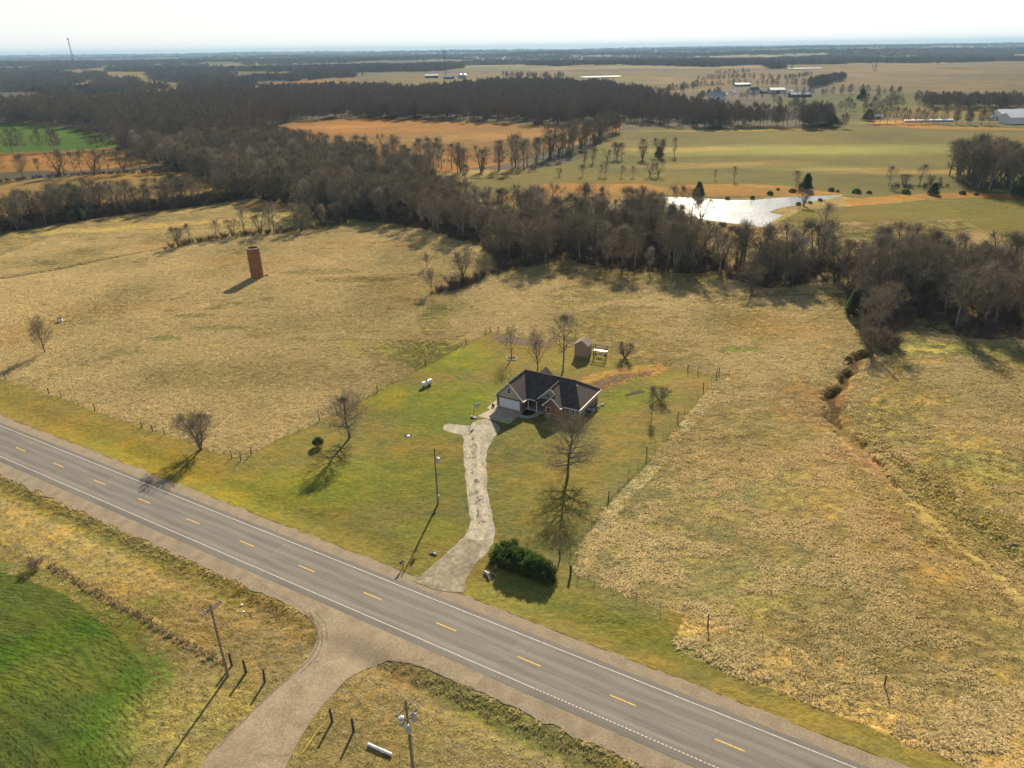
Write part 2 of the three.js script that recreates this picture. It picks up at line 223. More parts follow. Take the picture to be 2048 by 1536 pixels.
const N = 2048, css = (c, a = 1) => { const k = new THREE.Color(c), [r, g, b] = [k.r, k.g, k.b].map((x) => Math.round(255 * (x <= 0.0031308 ? 12.92 * x : 1.055 * x ** (1 / 2.4) - 0.055))); return `rgba(${r},${g},${b},${a})`; };
function paint(tile, T) {
  const [x0, z0, w] = tile, k = N / w, c = document.createElement('canvas'); c.width = c.height = N;
  const s = document.createElement('canvas'); s.width = s.height = N;
  const A = c.getContext('2d'), B = s.getContext('2d');
  A.fillStyle = '#4c4538'; A.fillRect(0, 0, N, N); B.fillStyle = 'rgb(40,20,0)'; B.fillRect(0, 0, N, N);
  const px = (p) => [(p[0] - x0) * k, (p[1] - z0) * k];
  const path = (g, p, close) => { g.beginPath(); p.forEach((q, i) => g[i ? 'lineTo' : 'moveTo'](...px(q))); if (close) g.closePath(); };
  if (T >= 3) { // distant farm land: fields scattered among the woods
    const r = rng(91); A.globalAlpha = 0.75;
    for (let i = 0; i < 2600; i++) {
      const x = (r() - .5) * 52000, z = -2200 - r() * r() * 25000, a = r() * 0.5 - .25, L = 150 + r() * 500, D = 60 + r() * 260; const cols = ['#80704a', '#6a6540', '#84663a', '#5d5b38', '#776b50'];
      A.fillStyle = cols[(r() * 5) | 0]; A.globalAlpha = 0.3 + 0.4 * r(); const q = [[-L, -D], [L, -D * .8], [L, D], [-L, D * .7]].map(([u, v]) => [x + u * Math.cos(a) - v * Math.sin(a), z + u * Math.sin(a) + v * Math.cos(a)]);
      if (Math.hypot(x, z) > 2600) { path(A, q, true); A.fill(); }
    }
    A.globalAlpha = 1;
  }
  for (const [col, t, g, r, p] of LAND) { path(A, p, true); A.fillStyle = col; A.fill(); path(B, p, true); B.fillStyle = `rgb(${t},${g},${r})`; B.fill(); }
  const spots = T < 4 ? BLOBS : [];
  for (const [bx, by, rx, rz, col, a, turn = 0] of spots) { const q = px(F(bx, by)); A.save(); A.translate(...q); A.rotate(-turn); A.scale(rx * k, rz * k); const gr = A.createRadialGradient(0, 0, 0.1, 0, 0, 1.25); gr.addColorStop(0, css(col, a)); gr.addColorStop(0.5, css(col, a * .75)); gr.addColorStop(1, css(col, 0)); A.fillStyle = gr; A.beginPath(); A.arc(0, 0, 1.25, 0, 7); A.fill(); A.restore(); }
  if (T < 3) for (const [col, w2, a, p] of TRACKS) { path(A, p); A.lineWidth = Math.max(w2 * k, 0.7); A.lineJoin = A.lineCap = 'round'; A.strokeStyle = css(col, a); A.stroke(); }
  if (T < 3) { // the tall dry grass mound behind the house: orange rim, brown heart
    MOUND = poly([1158, 765, 1180, 752, 1225, 742, 1280, 733, 1320, 730, 1332, 737, 1320, 748, 1290, 754, 1240, 762, 1200, 778, 1175, 776]); MOUNDCORE = poly([1166, 772, 1195, 760, 1240, 750, 1290, 744, 1312, 742, 1300, 750, 1240, 762, 1200, 778]);
    A.filter = `blur(${0.7 * k}px)`; path(A, MOUND, true); A.fillStyle = '#b5812c'; A.fill(); path(A, MOUNDCORE, true); A.fillStyle = '#7d5c3c'; A.fill(); A.filter = 'none';
    path(B, MOUND, true); B.fillStyle = 'rgb(70,0,0)'; B.fill();
  }
  const a = A.getImageData(0, 0, N, N).data, b = B.getImageData(0, 0, N, N).data, out = new Uint8Array(N * N * 4), t = w / N;
  const wa = [0.22, 0.9, 3, 8, 20, 60][T], wf = [0.6, 0.35, 0.08, 0.025, 0.01, 0.003][T], r = rng(5 + T);
  for (let j = 0; j < N; j++) for (let i = 0; i < N; i++) {
    const x = x0 + (i + 0.5) * t, z = z0 + (j + 0.5) * t, o = (j * N + i) * 4;
    const wx = wa * noise(x * wf, z * wf + 40), wz = wa * noise(x * wf + 77, z * wf);
    const si = clamp(Math.round(i + wx / t), 0, N - 1), sj = clamp(Math.round(j + wz / t), 0, N - 1), q = (sj * N + si) * 4;
    const tus = b[q] / 100, gr = b[q + 1] / 255, row = b[q + 2] / 100;
    const n1 = noise(x * 0.9 + z * 0.25, z * 1.9), n2 = noise(x * 0.28, z * 0.42 + 9), n3 = noise(x * 0.06 + 3, z * 0.09), n4 = noise(x * 0.013, z * 0.017 + 5), h = r() - 0.5;
    let m = 1 + tus * (0.16 * n1 + 0.1 * n2) + 0.07 * n3 + 0.08 * n4 + h * (0.1 + 0.16 * tus);
    if (T < 2) m += (0.075 + .03 * tus) * noise(x * 2.3 + z * .7, z * 2.9 - x * .5);
    if (T > 2) m += 0.12 * noise(x * 0.03, z * 0.12) + .1 * noise(x * 0.003, z * 0.006);
    if (row > 0.03) { // mowing and drilling rows
      const ph = row > 0.5 && x < 0 && z > -120 ? Math.hypot(x + 78, z + 10) : (x * RN[0] + z * RN[1]);
      m += T < 3 ? row * (0.07 * Math.sin(ph * (row > .5 ? 9.5 : 3.1) + n2 * .4) + (row > .5 ? 0 : .12 * noise(ph * 1.7, n3))) : row * .25 * noise(ph * 0.09 + n4, 3 + n4 * 2);
    }
    let R = a[q] * m, Gc = a[q + 1] * m, Bc = a[q + 2] * m;
    const gm = gr * smooth(0.0, 0.55, n3 * 0.7 + n2 * 0.45 + n4 * 0.5 + 0.12) * 0.75, lum = (R * 0.3 + Gc * 0.6 + Bc * 0.1);
    R = lerp(R, lum * 0.9, gm); Gc = lerp(Gc, lum * 0.93, gm); Bc = lerp(Bc, Math.min(Bc, lum * 0.44), gm);
    const warm = 0.07 * n4 + 0.06 * n2; R *= 1 + warm; Bc *= 1 - warm;
    out[o] = clamp(R, 0, 255); out[o + 1] = clamp(Gc, 0, 255); out[o + 2] = clamp(Bc, 0, 255); out[o + 3] = 255;
  }
  const d = new THREE.DataTexture(out, N, N); d.colorSpace = THREE.SRGBColorSpace; d.magFilter = THREE.LinearFilter; d.needsUpdate = true; return d;
}
const grassBump = tex(512, 512, (x, y) => { let v = 0; for (const [f, a] of [[12, .34], [29, .3], [61, .2], [120, .16]]) { const X = x / 512 * f, Y = y / 512 * f * 1.6, u = x / 512, w = y / 512; v += a * lerp(lerp(noise(X, Y), noise(X - f, Y), u * u * (3 - 2 * u)), lerp(noise(X, Y - f * 1.6), noise(X - f, Y - f * 1.6), u * u * (3 - 2 * u)), w * w * (3 - 2 * w)); } v = 128 + 150 * v; return [v, v, v]; }, [1, 1], false);
const tileMats = TILES.map((tile, T) => {
  const bump = grassBump.clone(), rep = tile[2] / [14, 14, 30, 90, 300, 900][T]; bump.repeat.set(rep, rep); bump.needsUpdate = true;
  return new THREE.MeshPhysicalMaterial({ map: paint(tile, T), roughness: 1, specularIntensity: 0.12, bumpMap: bump, bumpScale: [0.16, 0.2, 0.5, 1.4, 4, 10][T] });
});
const inTile = (T, x, z) => { const [a, b, w] = TILES[T]; return x > a && x < a + w && z > b && z < b + w; };
// cut a polygon (or everything) into the cells of the land's own grid, draped on it; one material group per tile
function clipHalf(p, ax, v, keepLess) { const o = []; for (let i = 0; i < p.length; i++) { const a = p[i], b = p[(i + 1) % p.length], ia = keepLess ? a[ax] <= v : a[ax] >= v, ib = keepLess ? b[ax] <= v : b[ax] >= v; if (ia) o.push(a); if (ia !== ib) { const t = (v - a[ax]) / (b[ax] - a[ax]); o.push([a[0] + (b[0] - a[0]) * t, a[1] + (b[1] - a[1]) * t]); } } return o; }
function drape(outline, lift, { cell, uvOf, level, tiles = true } = {}) {
  const pos = [], uv = [], idx = [], groups = []; let bb = outline && bbox(outline);
  for (let T = 0; T < (tiles ? TILES.length : 1); T++) {
    const start = idx.length, [x0, z0, w, c0] = tiles ? TILES[T] : [bb[0] - 1, bb[1] - 1, Math.max(bb[2] - bb[0], bb[3] - bb[1]) + 2 * (cell ?? 1), cell ?? 1], c = c0, n = Math.round(w / c), seen = new Map();
    const vert = (x, z) => { const key = x.toFixed(3) + ',' + z.toFixed(3); let k = seen.get(key); if (k === undefined) { k = pos.length / 3; seen.set(key, k); pos.push(x, (level ?? H(x, z)) + lift, z); const u = uvOf ? uvOf(x, z) : [(x - x0) / w, (z - z0) / w]; uv.push(u[0], u[1]); } return k; };
    const i0 = outline ? Math.max(0, Math.floor((bb[0] - x0) / c)) : 0, i1 = outline ? Math.min(n - 1, Math.floor((bb[2] - x0) / c)) : n - 1, j0 = outline ? Math.max(0, Math.floor((bb[1] - z0) / c)) : 0, j1 = outline ? Math.min(n - 1, Math.floor((bb[3] - z0) / c)) : n - 1;
    for (let j = j0; j <= j1; j++) {
      const za = z0 + j * c, zb = za + c, strip = outline && clipHalf(clipHalf(outline, 1, za, false), 1, zb, true); if (outline && strip.length < 3) continue;
      for (let i = i0; i <= i1; i++) {
        const xa = x0 + i * c, xb = xa + c, mx = xa + c / 2, mz = za + c / 2;
        if (tiles && T > 0 && inTile(T - 1, mx, mz) && inTile(T - 1, xa + .01, za + .01) && inTile(T - 1, xb - .01, zb - .01)) continue;
        const whole = !outline || (inPoly(xa, za, outline) && inPoly(xb, za, outline) && inPoly(xb, zb, outline) && inPoly(xa, zb, outline) && edgeDist(mx, mz, outline) > c * 0.71);
        if (whole) { const a = vert(xa, za), b = vert(xb, za), d = vert(xb, zb), e = vert(xa, zb); idx.push(a, e, b, b, e, d); continue; }
        const q = clipHalf(clipHalf(strip, 0, xa, false), 0, xb, true); if (q.length < 3) continue;
        const pts = q.map((p) => new THREE.Vector2(p[0], p[1])), clean = pts.filter((p, k) => p.distanceTo(pts[(k + 1) % pts.length]) > 1e-4); if (clean.length < 3 || Math.abs(THREE.ShapeUtils.area(clean)) < 1e-5) continue;
        for (const f of THREE.ShapeUtils.triangulateShape(clean, [])) { const [a, b, d] = f.map((k) => clean[k]); const s = (b.x - a.x) * (d.y - a.y) - (b.y - a.y) * (d.x - a.x); if (Math.abs(s) < 1e-9) continue; const [ka, kb, kd] = [a, b, d].map((p) => vert(p.x, p.y)); if (s < 0) idx.push(ka, kb, kd); else idx.push(ka, kd, kb); }
      }
    }
    if (tiles && !outline && T < TILES.length - 1) { // skirts close the seams between tiles of different grain
      const down = c * 0.6 + 0.2, edge = (xa, za, xb, zb) => { const a = vert(xa, za), b = vert(xb, zb), k = pos.length / 3; for (const dn of [0, down]) for (const v of [a, b]) { pos.push(pos[v * 3], pos[v * 3 + 1] - dn, pos[v * 3 + 2]); uv.push(uv[v * 2], uv[v * 2 + 1]); } idx.push(k, k + 2, k + 1, k + 1, k + 2, k + 3); };
      for (let i = 0; i < n; i++) { const p = x0 + i * c, q = p + c, r = z0 + i * c, s = r + c; edge(p, z0, q, z0); edge(p, z0 + w, q, z0 + w); edge(x0, r, x0, s); edge(x0 + w, r, x0 + w, s); }
    }
    if (idx.length > start) groups.push([start, idx.length - start, T]);
  }
  const g = new THREE.BufferGeometry(); g.setAttribute('position', new THREE.Float32BufferAttribute(pos, 3)); g.setAttribute('uv', new THREE.Float32BufferAttribute(uv, 2)); g.setIndex(idx);
  if (tiles) groups.forEach((q) => g.addGroup(...q)); g.computeVertexNormals(); return g;
}
struct('ground', drape(null, 0), tileMats, 'rolling farm land of dry pasture, fields and woodland floor out to the skyline');
struct('lawn', drape(LAWN, 0.03), tileMats, 'mown yellow green lawn and roadside verge round the brick house');
struct('crop_field', drape(CROP, 0.02), tileMats, 'bright green drilled crop field with curved tramlines at the lower left');
struct('green_field', drape(LAND[3][4], 0.12), tileMats, 'bright green field behind the line of trees at the far left');
struct('orange_field', drape(LAND[4][4], 0.12), tileMats, 'orange dry grass field between the creek wood and the far wood');

// ---------------------------------------------------------------- road, shoulders, gravel and concrete
const roadUV = (x, z) => [roadS(x, z), roadO(x, z)];
const asphalt = tex(1024, 512, (x, y) => { // 40.96 m along, 10.24 m across, centred on the middle of the road
  const o = y / 50 - 5.12, n = noise(x / 2.1, y / 2.1) * 6 + noise(x / 90, y / 7) * 8 + noise(x / 200 + 4, y / 60) * 6 - (Math.abs(x - 60 - 14 * noise(y / 60, 1)) < .8 || Math.abs(x - 640 - 10 * noise(y / 40, 5)) < .8 ? 16 : 0), l = Math.abs(Math.abs(o) - 1.75);
  let v = 95 + n + 9 * Math.exp(-(((l - .8) / .35) ** 2)) - 5 * Math.exp(-((l / .5) ** 2)) - (Math.abs(o) > 3.3 ? 6 : 0) + 8 * Math.exp(-(((o + 0.15) / 0.07) ** 2));
  return [v * 1.02, v * 0.97, v * 0.9];
}, [1 / 40.96, 1 / 10.24]);
asphalt.offset.set(0, 0.5);
const grit = tex(512, 512, (x, y) => { const u = x / 512, s = u * u * (3 - 2 * u), two = (f) => lerp(noise(x / f, y / f), noise((x - 512) / f, y / f), s); const n = two(1.7) * 26 + two(9) * 9 + two(60) * 9; return [122 + n, 110 + n, 90 + n * .9]; }, [1 / 9, 1 / 9]);
const gritBump = tex(256, 256, (x, y) => { const v = 128 + 90 * noise(x / 1.6, y / 1.6) + 40 * noise(x / 5, y / 5); return [v, v, v]; }, [1 / 4, 1 / 4], false);
const asphaltMat = new THREE.MeshStandardMaterial({ map: asphalt, roughness: 0.82, bumpMap: gritBump, bumpScale: 0.012 });
const gravelMat = new THREE.MeshStandardMaterial({ map: grit, roughness: 0.95, bumpMap: gritBump, bumpScale: 0.03 });
const band = (s0, s1, o0, o1, wob = 0) => { const p = []; const st = 0.9; if (!wob) return [roadXZ(s0, o0), roadXZ(s1, o0), roadXZ(s1, o1), roadXZ(s0, o1)]; for (let s = s0; s <= s1; s += st) p.push(roadXZ(s, o0)); for (let s = s1; s >= s0; s -= st) p.push(roadXZ(s, o1 + wob * (noise(s * 0.8, 3) + .6 * noise(s * 2.3, o1)))); return p; };
const shoulderN = struct('road_shoulder', drape(band(-180, 170, 3.6, 6.15, 0.22), 0.045, { tiles: false, cell: 2, uvOf: roadUV }), gravelMat, 'gravel shoulder along the lawn side of the highway');
struct('road_shoulder', drape(band(-180, 170, -4.2, -6.85, -0.28), 0.045, { tiles: false, cell: 2, uvOf: roadUV }), gravelMat, 'wider gravel shoulder along the near side of the highway');
const road = struct('road', drape(band(-180, 170, -4.35, 4.25), 0.06, { tiles: false, cell: 2, uvOf: roadUV }), asphaltMat, 'two lane grey asphalt highway with white edge lines and yellow dashes');
{
  const worn = (a, b, c, q) => tex(256, 32, (x, y) => { const k = noise(x / 1.5, y / 1.5) > q ? 1 : 0; return k ? [112, 106, 97] : [a, b, c].map((v) => v + 8 * noise(x / 5, y / 5)); }, [1 / 6, 1 / 0.8]);
  const white = new THREE.MeshStandardMaterial({ map: worn(188, 183, 170, .5), roughness: 0.8 }), yellow = new THREE.MeshStandardMaterial({ map: worn(212, 172, 44, .6), roughness: 0.8 });
  part('edge_line', drape(band(-180, 170, 3.43, 3.54), 0.067, { tiles: false, cell: 2, uvOf: roadUV }), white, road);
  part('edge_line', drape(band(-180, 46, -3.37, -3.26), 0.067, { tiles: false, cell: 2, uvOf: roadUV }), white, road);
  const rum = []; for (let s = 46; s < 150; s += 0.46) rum.push(drape(band(s, s + 0.3, -3.37, -3.25), 0.067, { tiles: false, cell: 2, uvOf: roadUV }));
  tag(part('rumble_line', rum, white, road), 'near edge line broken by rumble strips').userData.kind = 'stuff';
  const rumN = []; for (let s = 74; s < 150; s += 0.46) rumN.push(drape(band(s, s + 0.2, 3.6, 3.85), 0.066, { tiles: false, cell: 2, uvOf: roadUV }));
  part('rumble_strip', rumN, std(rgb(.09, .085, .075)), road).userData.kind = 'stuff';
  for (let k = -9; k < 14; k++) { const s = -67.5 + 12.19 * k; if (s > -175 && s < 165) part('centre_line_dash', drape(band(s, s + 3.15, -0.07, 0.07), 0.067, { tiles: false, cell: 2, uvOf: roadUV }), yellow, road); }
}
const laneTex = tex(512, 512, (x, y) => { const n = noise(x / 1.6, y / 1.6) * 24 + noise(x / 14, y / 14) * 16 + noise(x / 60, y / 60) * 12; return [140 + n, 133 + n, 116 + n]; }, [1 / 16, 1 / 16]);
const driveMat = new THREE.MeshStandardMaterial({ map: laneTex, roughness: 0.95, bumpMap: gritBump, bumpScale: 0.03 });
const smoothLine = (p, n = 6, closed = true) => new THREE.CatmullRomCurve3(p.map((q) => V(q[0], 0, q[1])), closed, 'catmullrom', 0.4).getPoints(p.length * n).map((v) => [v.x, v.z]);
const drive = struct('driveway', drape(smoothLine(DRIVEWAY).map(([x, z], i) => [x + 0.16 * noise(i * .9, 2), z + .16 * noise(i * .9, 8)]), 0.05, { tiles: false, cell: 1, uvOf: (x, z) => [x, z] }), driveMat, 'pale crushed stone driveway from the highway up to the garage');
{ // compacted paler wheel tracks, then oil and tyre stains
  const track = new THREE.MeshPhysicalMaterial({ map: (() => { const t = laneTex.clone(); t.repeat.set(1 / 7, 1 / 7); t.needsUpdate = true; return t; })(), color: rgb(1.22, 1.2, 1.16), roughness: .95, specularIntensity: .2 });
  for (const k of [-1, 1]) { const L = smoothLine(poly([945, 872, 947, 905, 950, 950, 952, 985, 959, 1025, 962, 1050, 950, 1080]), 10, false), a = [], b = []; L.forEach((q, i) => { const e = L[Math.min(i + 1, L.length - 1)], s = L[Math.max(i - 1, 0)], d = [e[0] - s[0], e[1] - s[1]], l = Math.hypot(...d), n = [-d[1] / l, d[0] / l], w = .42 + .2 * noise(i * .7, k * 5), c = k * .85 + .1 * noise(i * .4, k); a.push([q[0] + n[0] * (c - w), q[1] + n[1] * (c - w)]); b.unshift([q[0] + n[0] * (c + w), q[1] + n[1] * (c + w)]); }); part('wheel_track', drape(a.concat(b), 0.054, { tiles: false, cell: 1, uvOf: (x, z) => [x, z] }), track, drive); }
  const stain = std(rgb(.10, .09, .075), 0.9), r = rng(3), spots = [[948, 893, .7, 1.3], [947, 905, .5, .8], [947, 916, 1, .35], [951, 962, .35, .8], [956, 963, .3, .9], [953, 985, .5, .6], [958, 1002, .9, 1.6], [942, 990, .5, 1.1], [962, 1046, .8, .6], [944, 945, .4, .7], [946, 878, .4, .8], [955, 1028, .35, 1.5]];
  for (const [x, y, a, b] of spots) { // each stain a scatter of little dark flecks
    const g = [], [cx, cz] = F(x, y);
    for (let i = 0; i < 18 * (a + b); i++) { const an = r() * 6.3, q = Math.pow(r(), .7), s = 0.05 + 0.1 * r(); g.push(new THREE.CircleGeometry(s, 5).rotateX(-Math.PI / 2).rotateY(r() * 6).translate(cx + Math.cos(an) * a * q, 0, cz + Math.sin(an) * b * q)); }
    const m = merge(g), P = m.attributes.position; for (let i = 0; i < P.count; i++) P.setY(i, H(P.getX(i), P.getZ(i)) + 0.057); m.computeVertexNormals(); part('oil_stain', m, stain, drive).userData.kind = 'stuff';
  }
}
struct('driveway_mouth', drape(smoothLine(poly([826, 1160, 850, 1148, 900, 1104, 928, 1080, 962, 1090, 948, 1130, 930, 1160, 927, 1186, 880, 1180, 845, 1170])).map(([x, z], i) => [x + 0.2 * noise(i * .9, 2), z + .2 * noise(i * .9, 8)]), 0.085, { tiles: false, cell: 1, uvOf: (x, z) => [x, z] }), new THREE.MeshPhysicalMaterial({ map: laneTex, color: rgb(.86, .83, .8), roughness: .95, specularIntensity: .2, bumpMap: gritBump, bumpScale: .03 }), 'grey gravel mouth where the driveway widens into the highway shoulder');
const GRAVEL = poly([560, 1192, 600, 1212, 628, 1240, 636, 1275, 622, 1310, 590, 1345, 545, 1385, 490, 1440, 430, 1500, 380, 1560, 330, 1640, 500, 1640, 560, 1560, 600, 1480, 640, 1418, 690, 1362, 730, 1333, 775, 1319, 830, 1328]).concat([roadXZ(40, -6.6), roadXZ(40, -4.3), roadXZ(-2, -4.3)]);
struct('gravel_road', drape(GRAVEL.map(([x, z], i) => [x, z]), 0.052, { tiles: false, cell: 1, uvOf: (x, z) => [x, z] }), new THREE.MeshStandardMaterial({ map: (() => { const t = grit.clone(); t.repeat.set(1 / 13, 1 / 13); t.needsUpdate = true; return t; })(), color: rgb(1.14, 1.12, 1.1), roughness: 0.95, bumpMap: gritBump, bumpScale: 0.04 }), 'gravel side road meeting the near side of the highway');
{ // wheel ruts and a thin rim of mud along the left edge of the side road
  const mud = std(rgb(.15, .125, .09), 0.95), rut = (p, w, n) => { const L = smoothLine(p, 8, false), a = [], b = []; L.forEach((q, i) => { const e = L[Math.min(i + 1, L.length - 1)], s = L[Math.max(i - 1, 0)], d = [e[0] - s[0], e[1] - s[1]], l = Math.hypot(...d), h = w * (0.7 + .6 * noise(i * .5, n)); a.push([q[0] - d[1] / l * h, q[1] + d[0] / l * h]); b.unshift([q[0] + d[1] / l * h, q[1] - d[0] / l * h]); }); return drape(a.concat(b), 0.058, { tiles: false, cell: 1 }); };
  part('wheel_rut', rut(poly([618, 1225, 640, 1252, 644, 1285, 632, 1315, 600, 1348]), .14, 1), mud, scene.getObjectByName('gravel_road'));
  part('wheel_rut', rut(poly([612, 1228, 632, 1252, 637, 1280, 624, 1312, 592, 1345, 546, 1386, 492, 1440, 436, 1500]), .12, 2), mud, scene.getObjectByName('gravel_road'));
  part('wheel_rut', rut(poly([628, 1222, 650, 1248, 655, 1280]), .09, 3), mud, scene.getObjectByName('gravel_road'));
}
const CX = (u, v) => [RCX[0] + RD[0] * u + RN[0] * v, RCX[1] + RD[1] * u + RN[1] * v], RCX = F(993.05, 814.55); // house frame: u along the front, v towards the back
const concreteTex = tex(512, 512, (x, y) => { const n = noise(x / 1.6, y / 1.6) * 9 + noise(x / 20, y / 20) * 9 + noise(x / 90, y / 90) * 8; const j = (x % 256 < 3 || y % 256 < 3) ? -45 : 0; return [150 + n + j, 138 + n + j, 118 + n + j]; }, [1 / 5.6, 1 / 5.6]);
const concreteMat = new THREE.MeshStandardMaterial({ map: concreteTex, roughness: 0.9 }), houseUV = (x, z) => [(x - RCX[0]) * RD[0] + (z - RCX[1]) * RD[1], (x - RCX[0]) * RN[0] + (z - RCX[1]) * RN[1]];
struct('concrete_apron', drape([CX(-1.7, 2.9), CX(-1.6, -1.4), CX(-.6, -1.6), CX(-1.4, -5.4), CX(6, -5.3), CX(6.1, .6), CX(0, .6), CX(-.1, 2.9)], 0.075, { tiles: false, cell: 1, uvOf: houseUV }), concreteMat, 'concrete parking apron in front of the garage door');
struct('front_path', drape(smoothLine([[6, -1.6], [7.2, -1.75], [8.5, -1.2], [9.3, -.1], [9.6, 1.4], [9.5, 2.7], [8.3, 2.7], [8.5, 1.3], [8.2, .1], [7.6, -.5], [6.9, -.7], [6, -.6]].map((q) => CX(...q)), 4), 0.085, { tiles: false, cell: 1, uvOf: houseUV }), concreteMat, 'curved concrete path from the apron to the porch');
const mulch = std(rgb(.035, .022, .016), 1);
struct('flower_bed', drape(smoothLine([[6.2, 1.9], [6.2, -.3], [7, -.5], [7.7, -.3], [8.1, .4], [8.2, 1.9]].map((q) => CX(...q)), 4), 0.09, { tiles: false, cell: 1 }), mulch, 'dark mulch bed in the corner between garage and porch');
const soil = new THREE.MeshStandardMaterial({ map: tex(256, 256, (x, y) => { const n = noise(x / 1.5, y / 1.5) * 26 + noise(x / 9, y / 4) * 22; return [98 + n, 76 + n, 58 + n]; }, [1 / 4, 1 / 4]), roughness: 1, bumpMap: gritBump, bumpScale: .1 });
struct('garden_plot', drape(poly([978, 672, 1000, 671, 1062, 679, 1105, 687, 1100, 696, 1060, 692, 1000, 683]), 0.06, { tiles: false, cell: 1, uvOf: (x, z) => [x, z] }), soil, 'long bare brown garden plot at the back of the lawn');
const darkSoil = soil.clone(); darkSoil.color.setRGB(.35, .33, .36);
struct('garden_plot', drape(poly([1249, 789.5, 1252, 792.8, 1268, 789.5, 1290, 785, 1284, 781, 1270, 783.5]), 0.06, { tiles: false, cell: 1, uvOf: (x, z) => [x, z] }), darkSoil, 'small dark planting strip in the lawn beside the house');
{ // pond water and the ponds far off
  const waves = tex(512, 512, (x, y) => { let v = 0; const u = x / 512, w = y / 512, su = u * u * (3 - 2 * u), sw = w * w * (3 - 2 * w); for (const [f, a] of [[24, .5], [53, .35], [110, .2]]) { const X = u * f, Y = w * f * 1.5; v += a * lerp(lerp(noise(X, Y), noise(X - f, Y), su), lerp(noise(X, Y - f * 1.5), noise(X - f, Y - f * 1.5), su), sw); } v = 128 + 120 * v; return [v, v, v]; }, [1 / 22, 1 / 22], false);
  const water = new THREE.MeshStandardMaterial({ color: rgb(.10, .13, .155), roughness: 0.2, bumpMap: waves, bumpScale: 0.13 });
  struct('pond', drape(POND, 0, { tiles: false, cell: 4, level: -0.2, uvOf: (x, z) => [x, z] }), water, 'pond glittering in the sun behind the creek wood');
  const far = std(rgb(.10, .13, .155), 0.22);
  for (const [p, label] of [[[1158, 154.5, 1185, 152.5, 1243, 151.8, 1240, 153.5, 1200, 156, 1168, 156.2], 'distant bright pond in the hay fields'], [[1319, 189.5, 1330, 188.6, 1337, 189.6, 1332, 191.2, 1321, 191.4], 'small bright pond beyond the dark wood'], [[1562, 137.5, 1600, 136, 1645, 135.5, 1640, 137.5, 1590, 138.5], 'thin strip of water on the far stubble field'], [[1028, 124.6, 1034, 124.2, 1036, 125.4, 1029, 125.6], 'speck of bright water in the far woods']]) {
    const o = []; for (let i = 0; i < p.length; i += 2) { const v = at(p[i], p[i + 1]); o.push([v.x, v.z]); } const lv = Math.max(...o.map((q) => H(...q)));
    struct('pond', drape(o, 0.4, { tiles: false, cell: 40, level: lv }), far, label);
  }
}

// ---------------------------------------------------------------- the brick house
const M = {
  brick: new THREE.MeshStandardMaterial({ map: tex(256, 256, (x, y) => { const r = Math.floor(y / 16), c = Math.floor((x + (r & 1) * 16) / 32), j = y % 16 < 2 || (x + (r & 1) * 16) % 32 < 2, q = LAT[(r * 37 + c * 101) & 65535] * 26 + noise(x / 2, y / 2) * 8; return j ? [132, 118, 104] : [112 + q, 76 + q * .8, 60 + q * .7]; }, [1 / 1.9, 1 / 1.2]), roughness: 0.92 }),
  siding: new THREE.MeshStandardMaterial({ color: rgb(.38, .345, .285), roughness: 0.75, bumpMap: tex(8, 64, (x, y) => { const v = (y / 64) * 255; return [v, v, v]; }, [1, 1 / .18], false), bumpScale: 0.02 }),
  sage: std(rgb(.23, .27, .25), .75), trim: std(rgb(.62, .61, .58), .6), door: std(rgb(.6, .64, .7), .5), glass: std(rgb(.03, .035, .04), .1), dark: std(rgb(.03, .028, .026), .8),
  shingle: new THREE.MeshStandardMaterial({ map: tex(512, 512, (x, y) => { const r = Math.floor(y / 16), c = Math.floor((x + (r * 53) % 64) / 22), q = LAT[(r * 71 + c * 13) & 65535] * 10 + noise(x / 1.6, y / 1.6) * 11 + noise(x / 60, y / 60) * 5 - (y % 16 < 2 ? 12 : 0); return [68 + q * 1.7, 60 + q * 1.6, 55 + q * 1.5]; }, [1 / 5, 1 / 5]), roughness: 0.9, bumpMap: tex(64, 64, (x, y) => { const v = 120 + (y % 16) * 6 + noise(x, y) * 30; return [v, v, v]; }, [1 / .6, 1 / .6], false), bumpScale: 0.015 }),
  metal: std(rgb(.55, .56, .57), .45, { metalness: .6 }), galv: std(rgb(.42, .43, .44), .5, { metalness: .3 }), white: std(rgb(.66, .66, .65), .45), grey: std(rgb(.3, .31, .32), .6), black: std(rgb(.015, .015, .016), .6), wood: std(rgb(.085, .066, .05), .9), oldWood: std(rgb(.2, .175, .14), .9), stone: std(rgb(.4, .37, .32), .95), rust: std(rgb(.16, .07, .03), .9), yellow: std(rgb(.7, .5, .08), .6),
};
M.pole = new THREE.MeshStandardMaterial({ map: tex(64, 256, (x, y) => { const n = noise(x / 3, y / 40) * 22 + noise(x / 1.5, y / 9) * 10; return [122 + n, 108 + n, 90 + n]; }, [1, 1]), roughness: 0.95 });
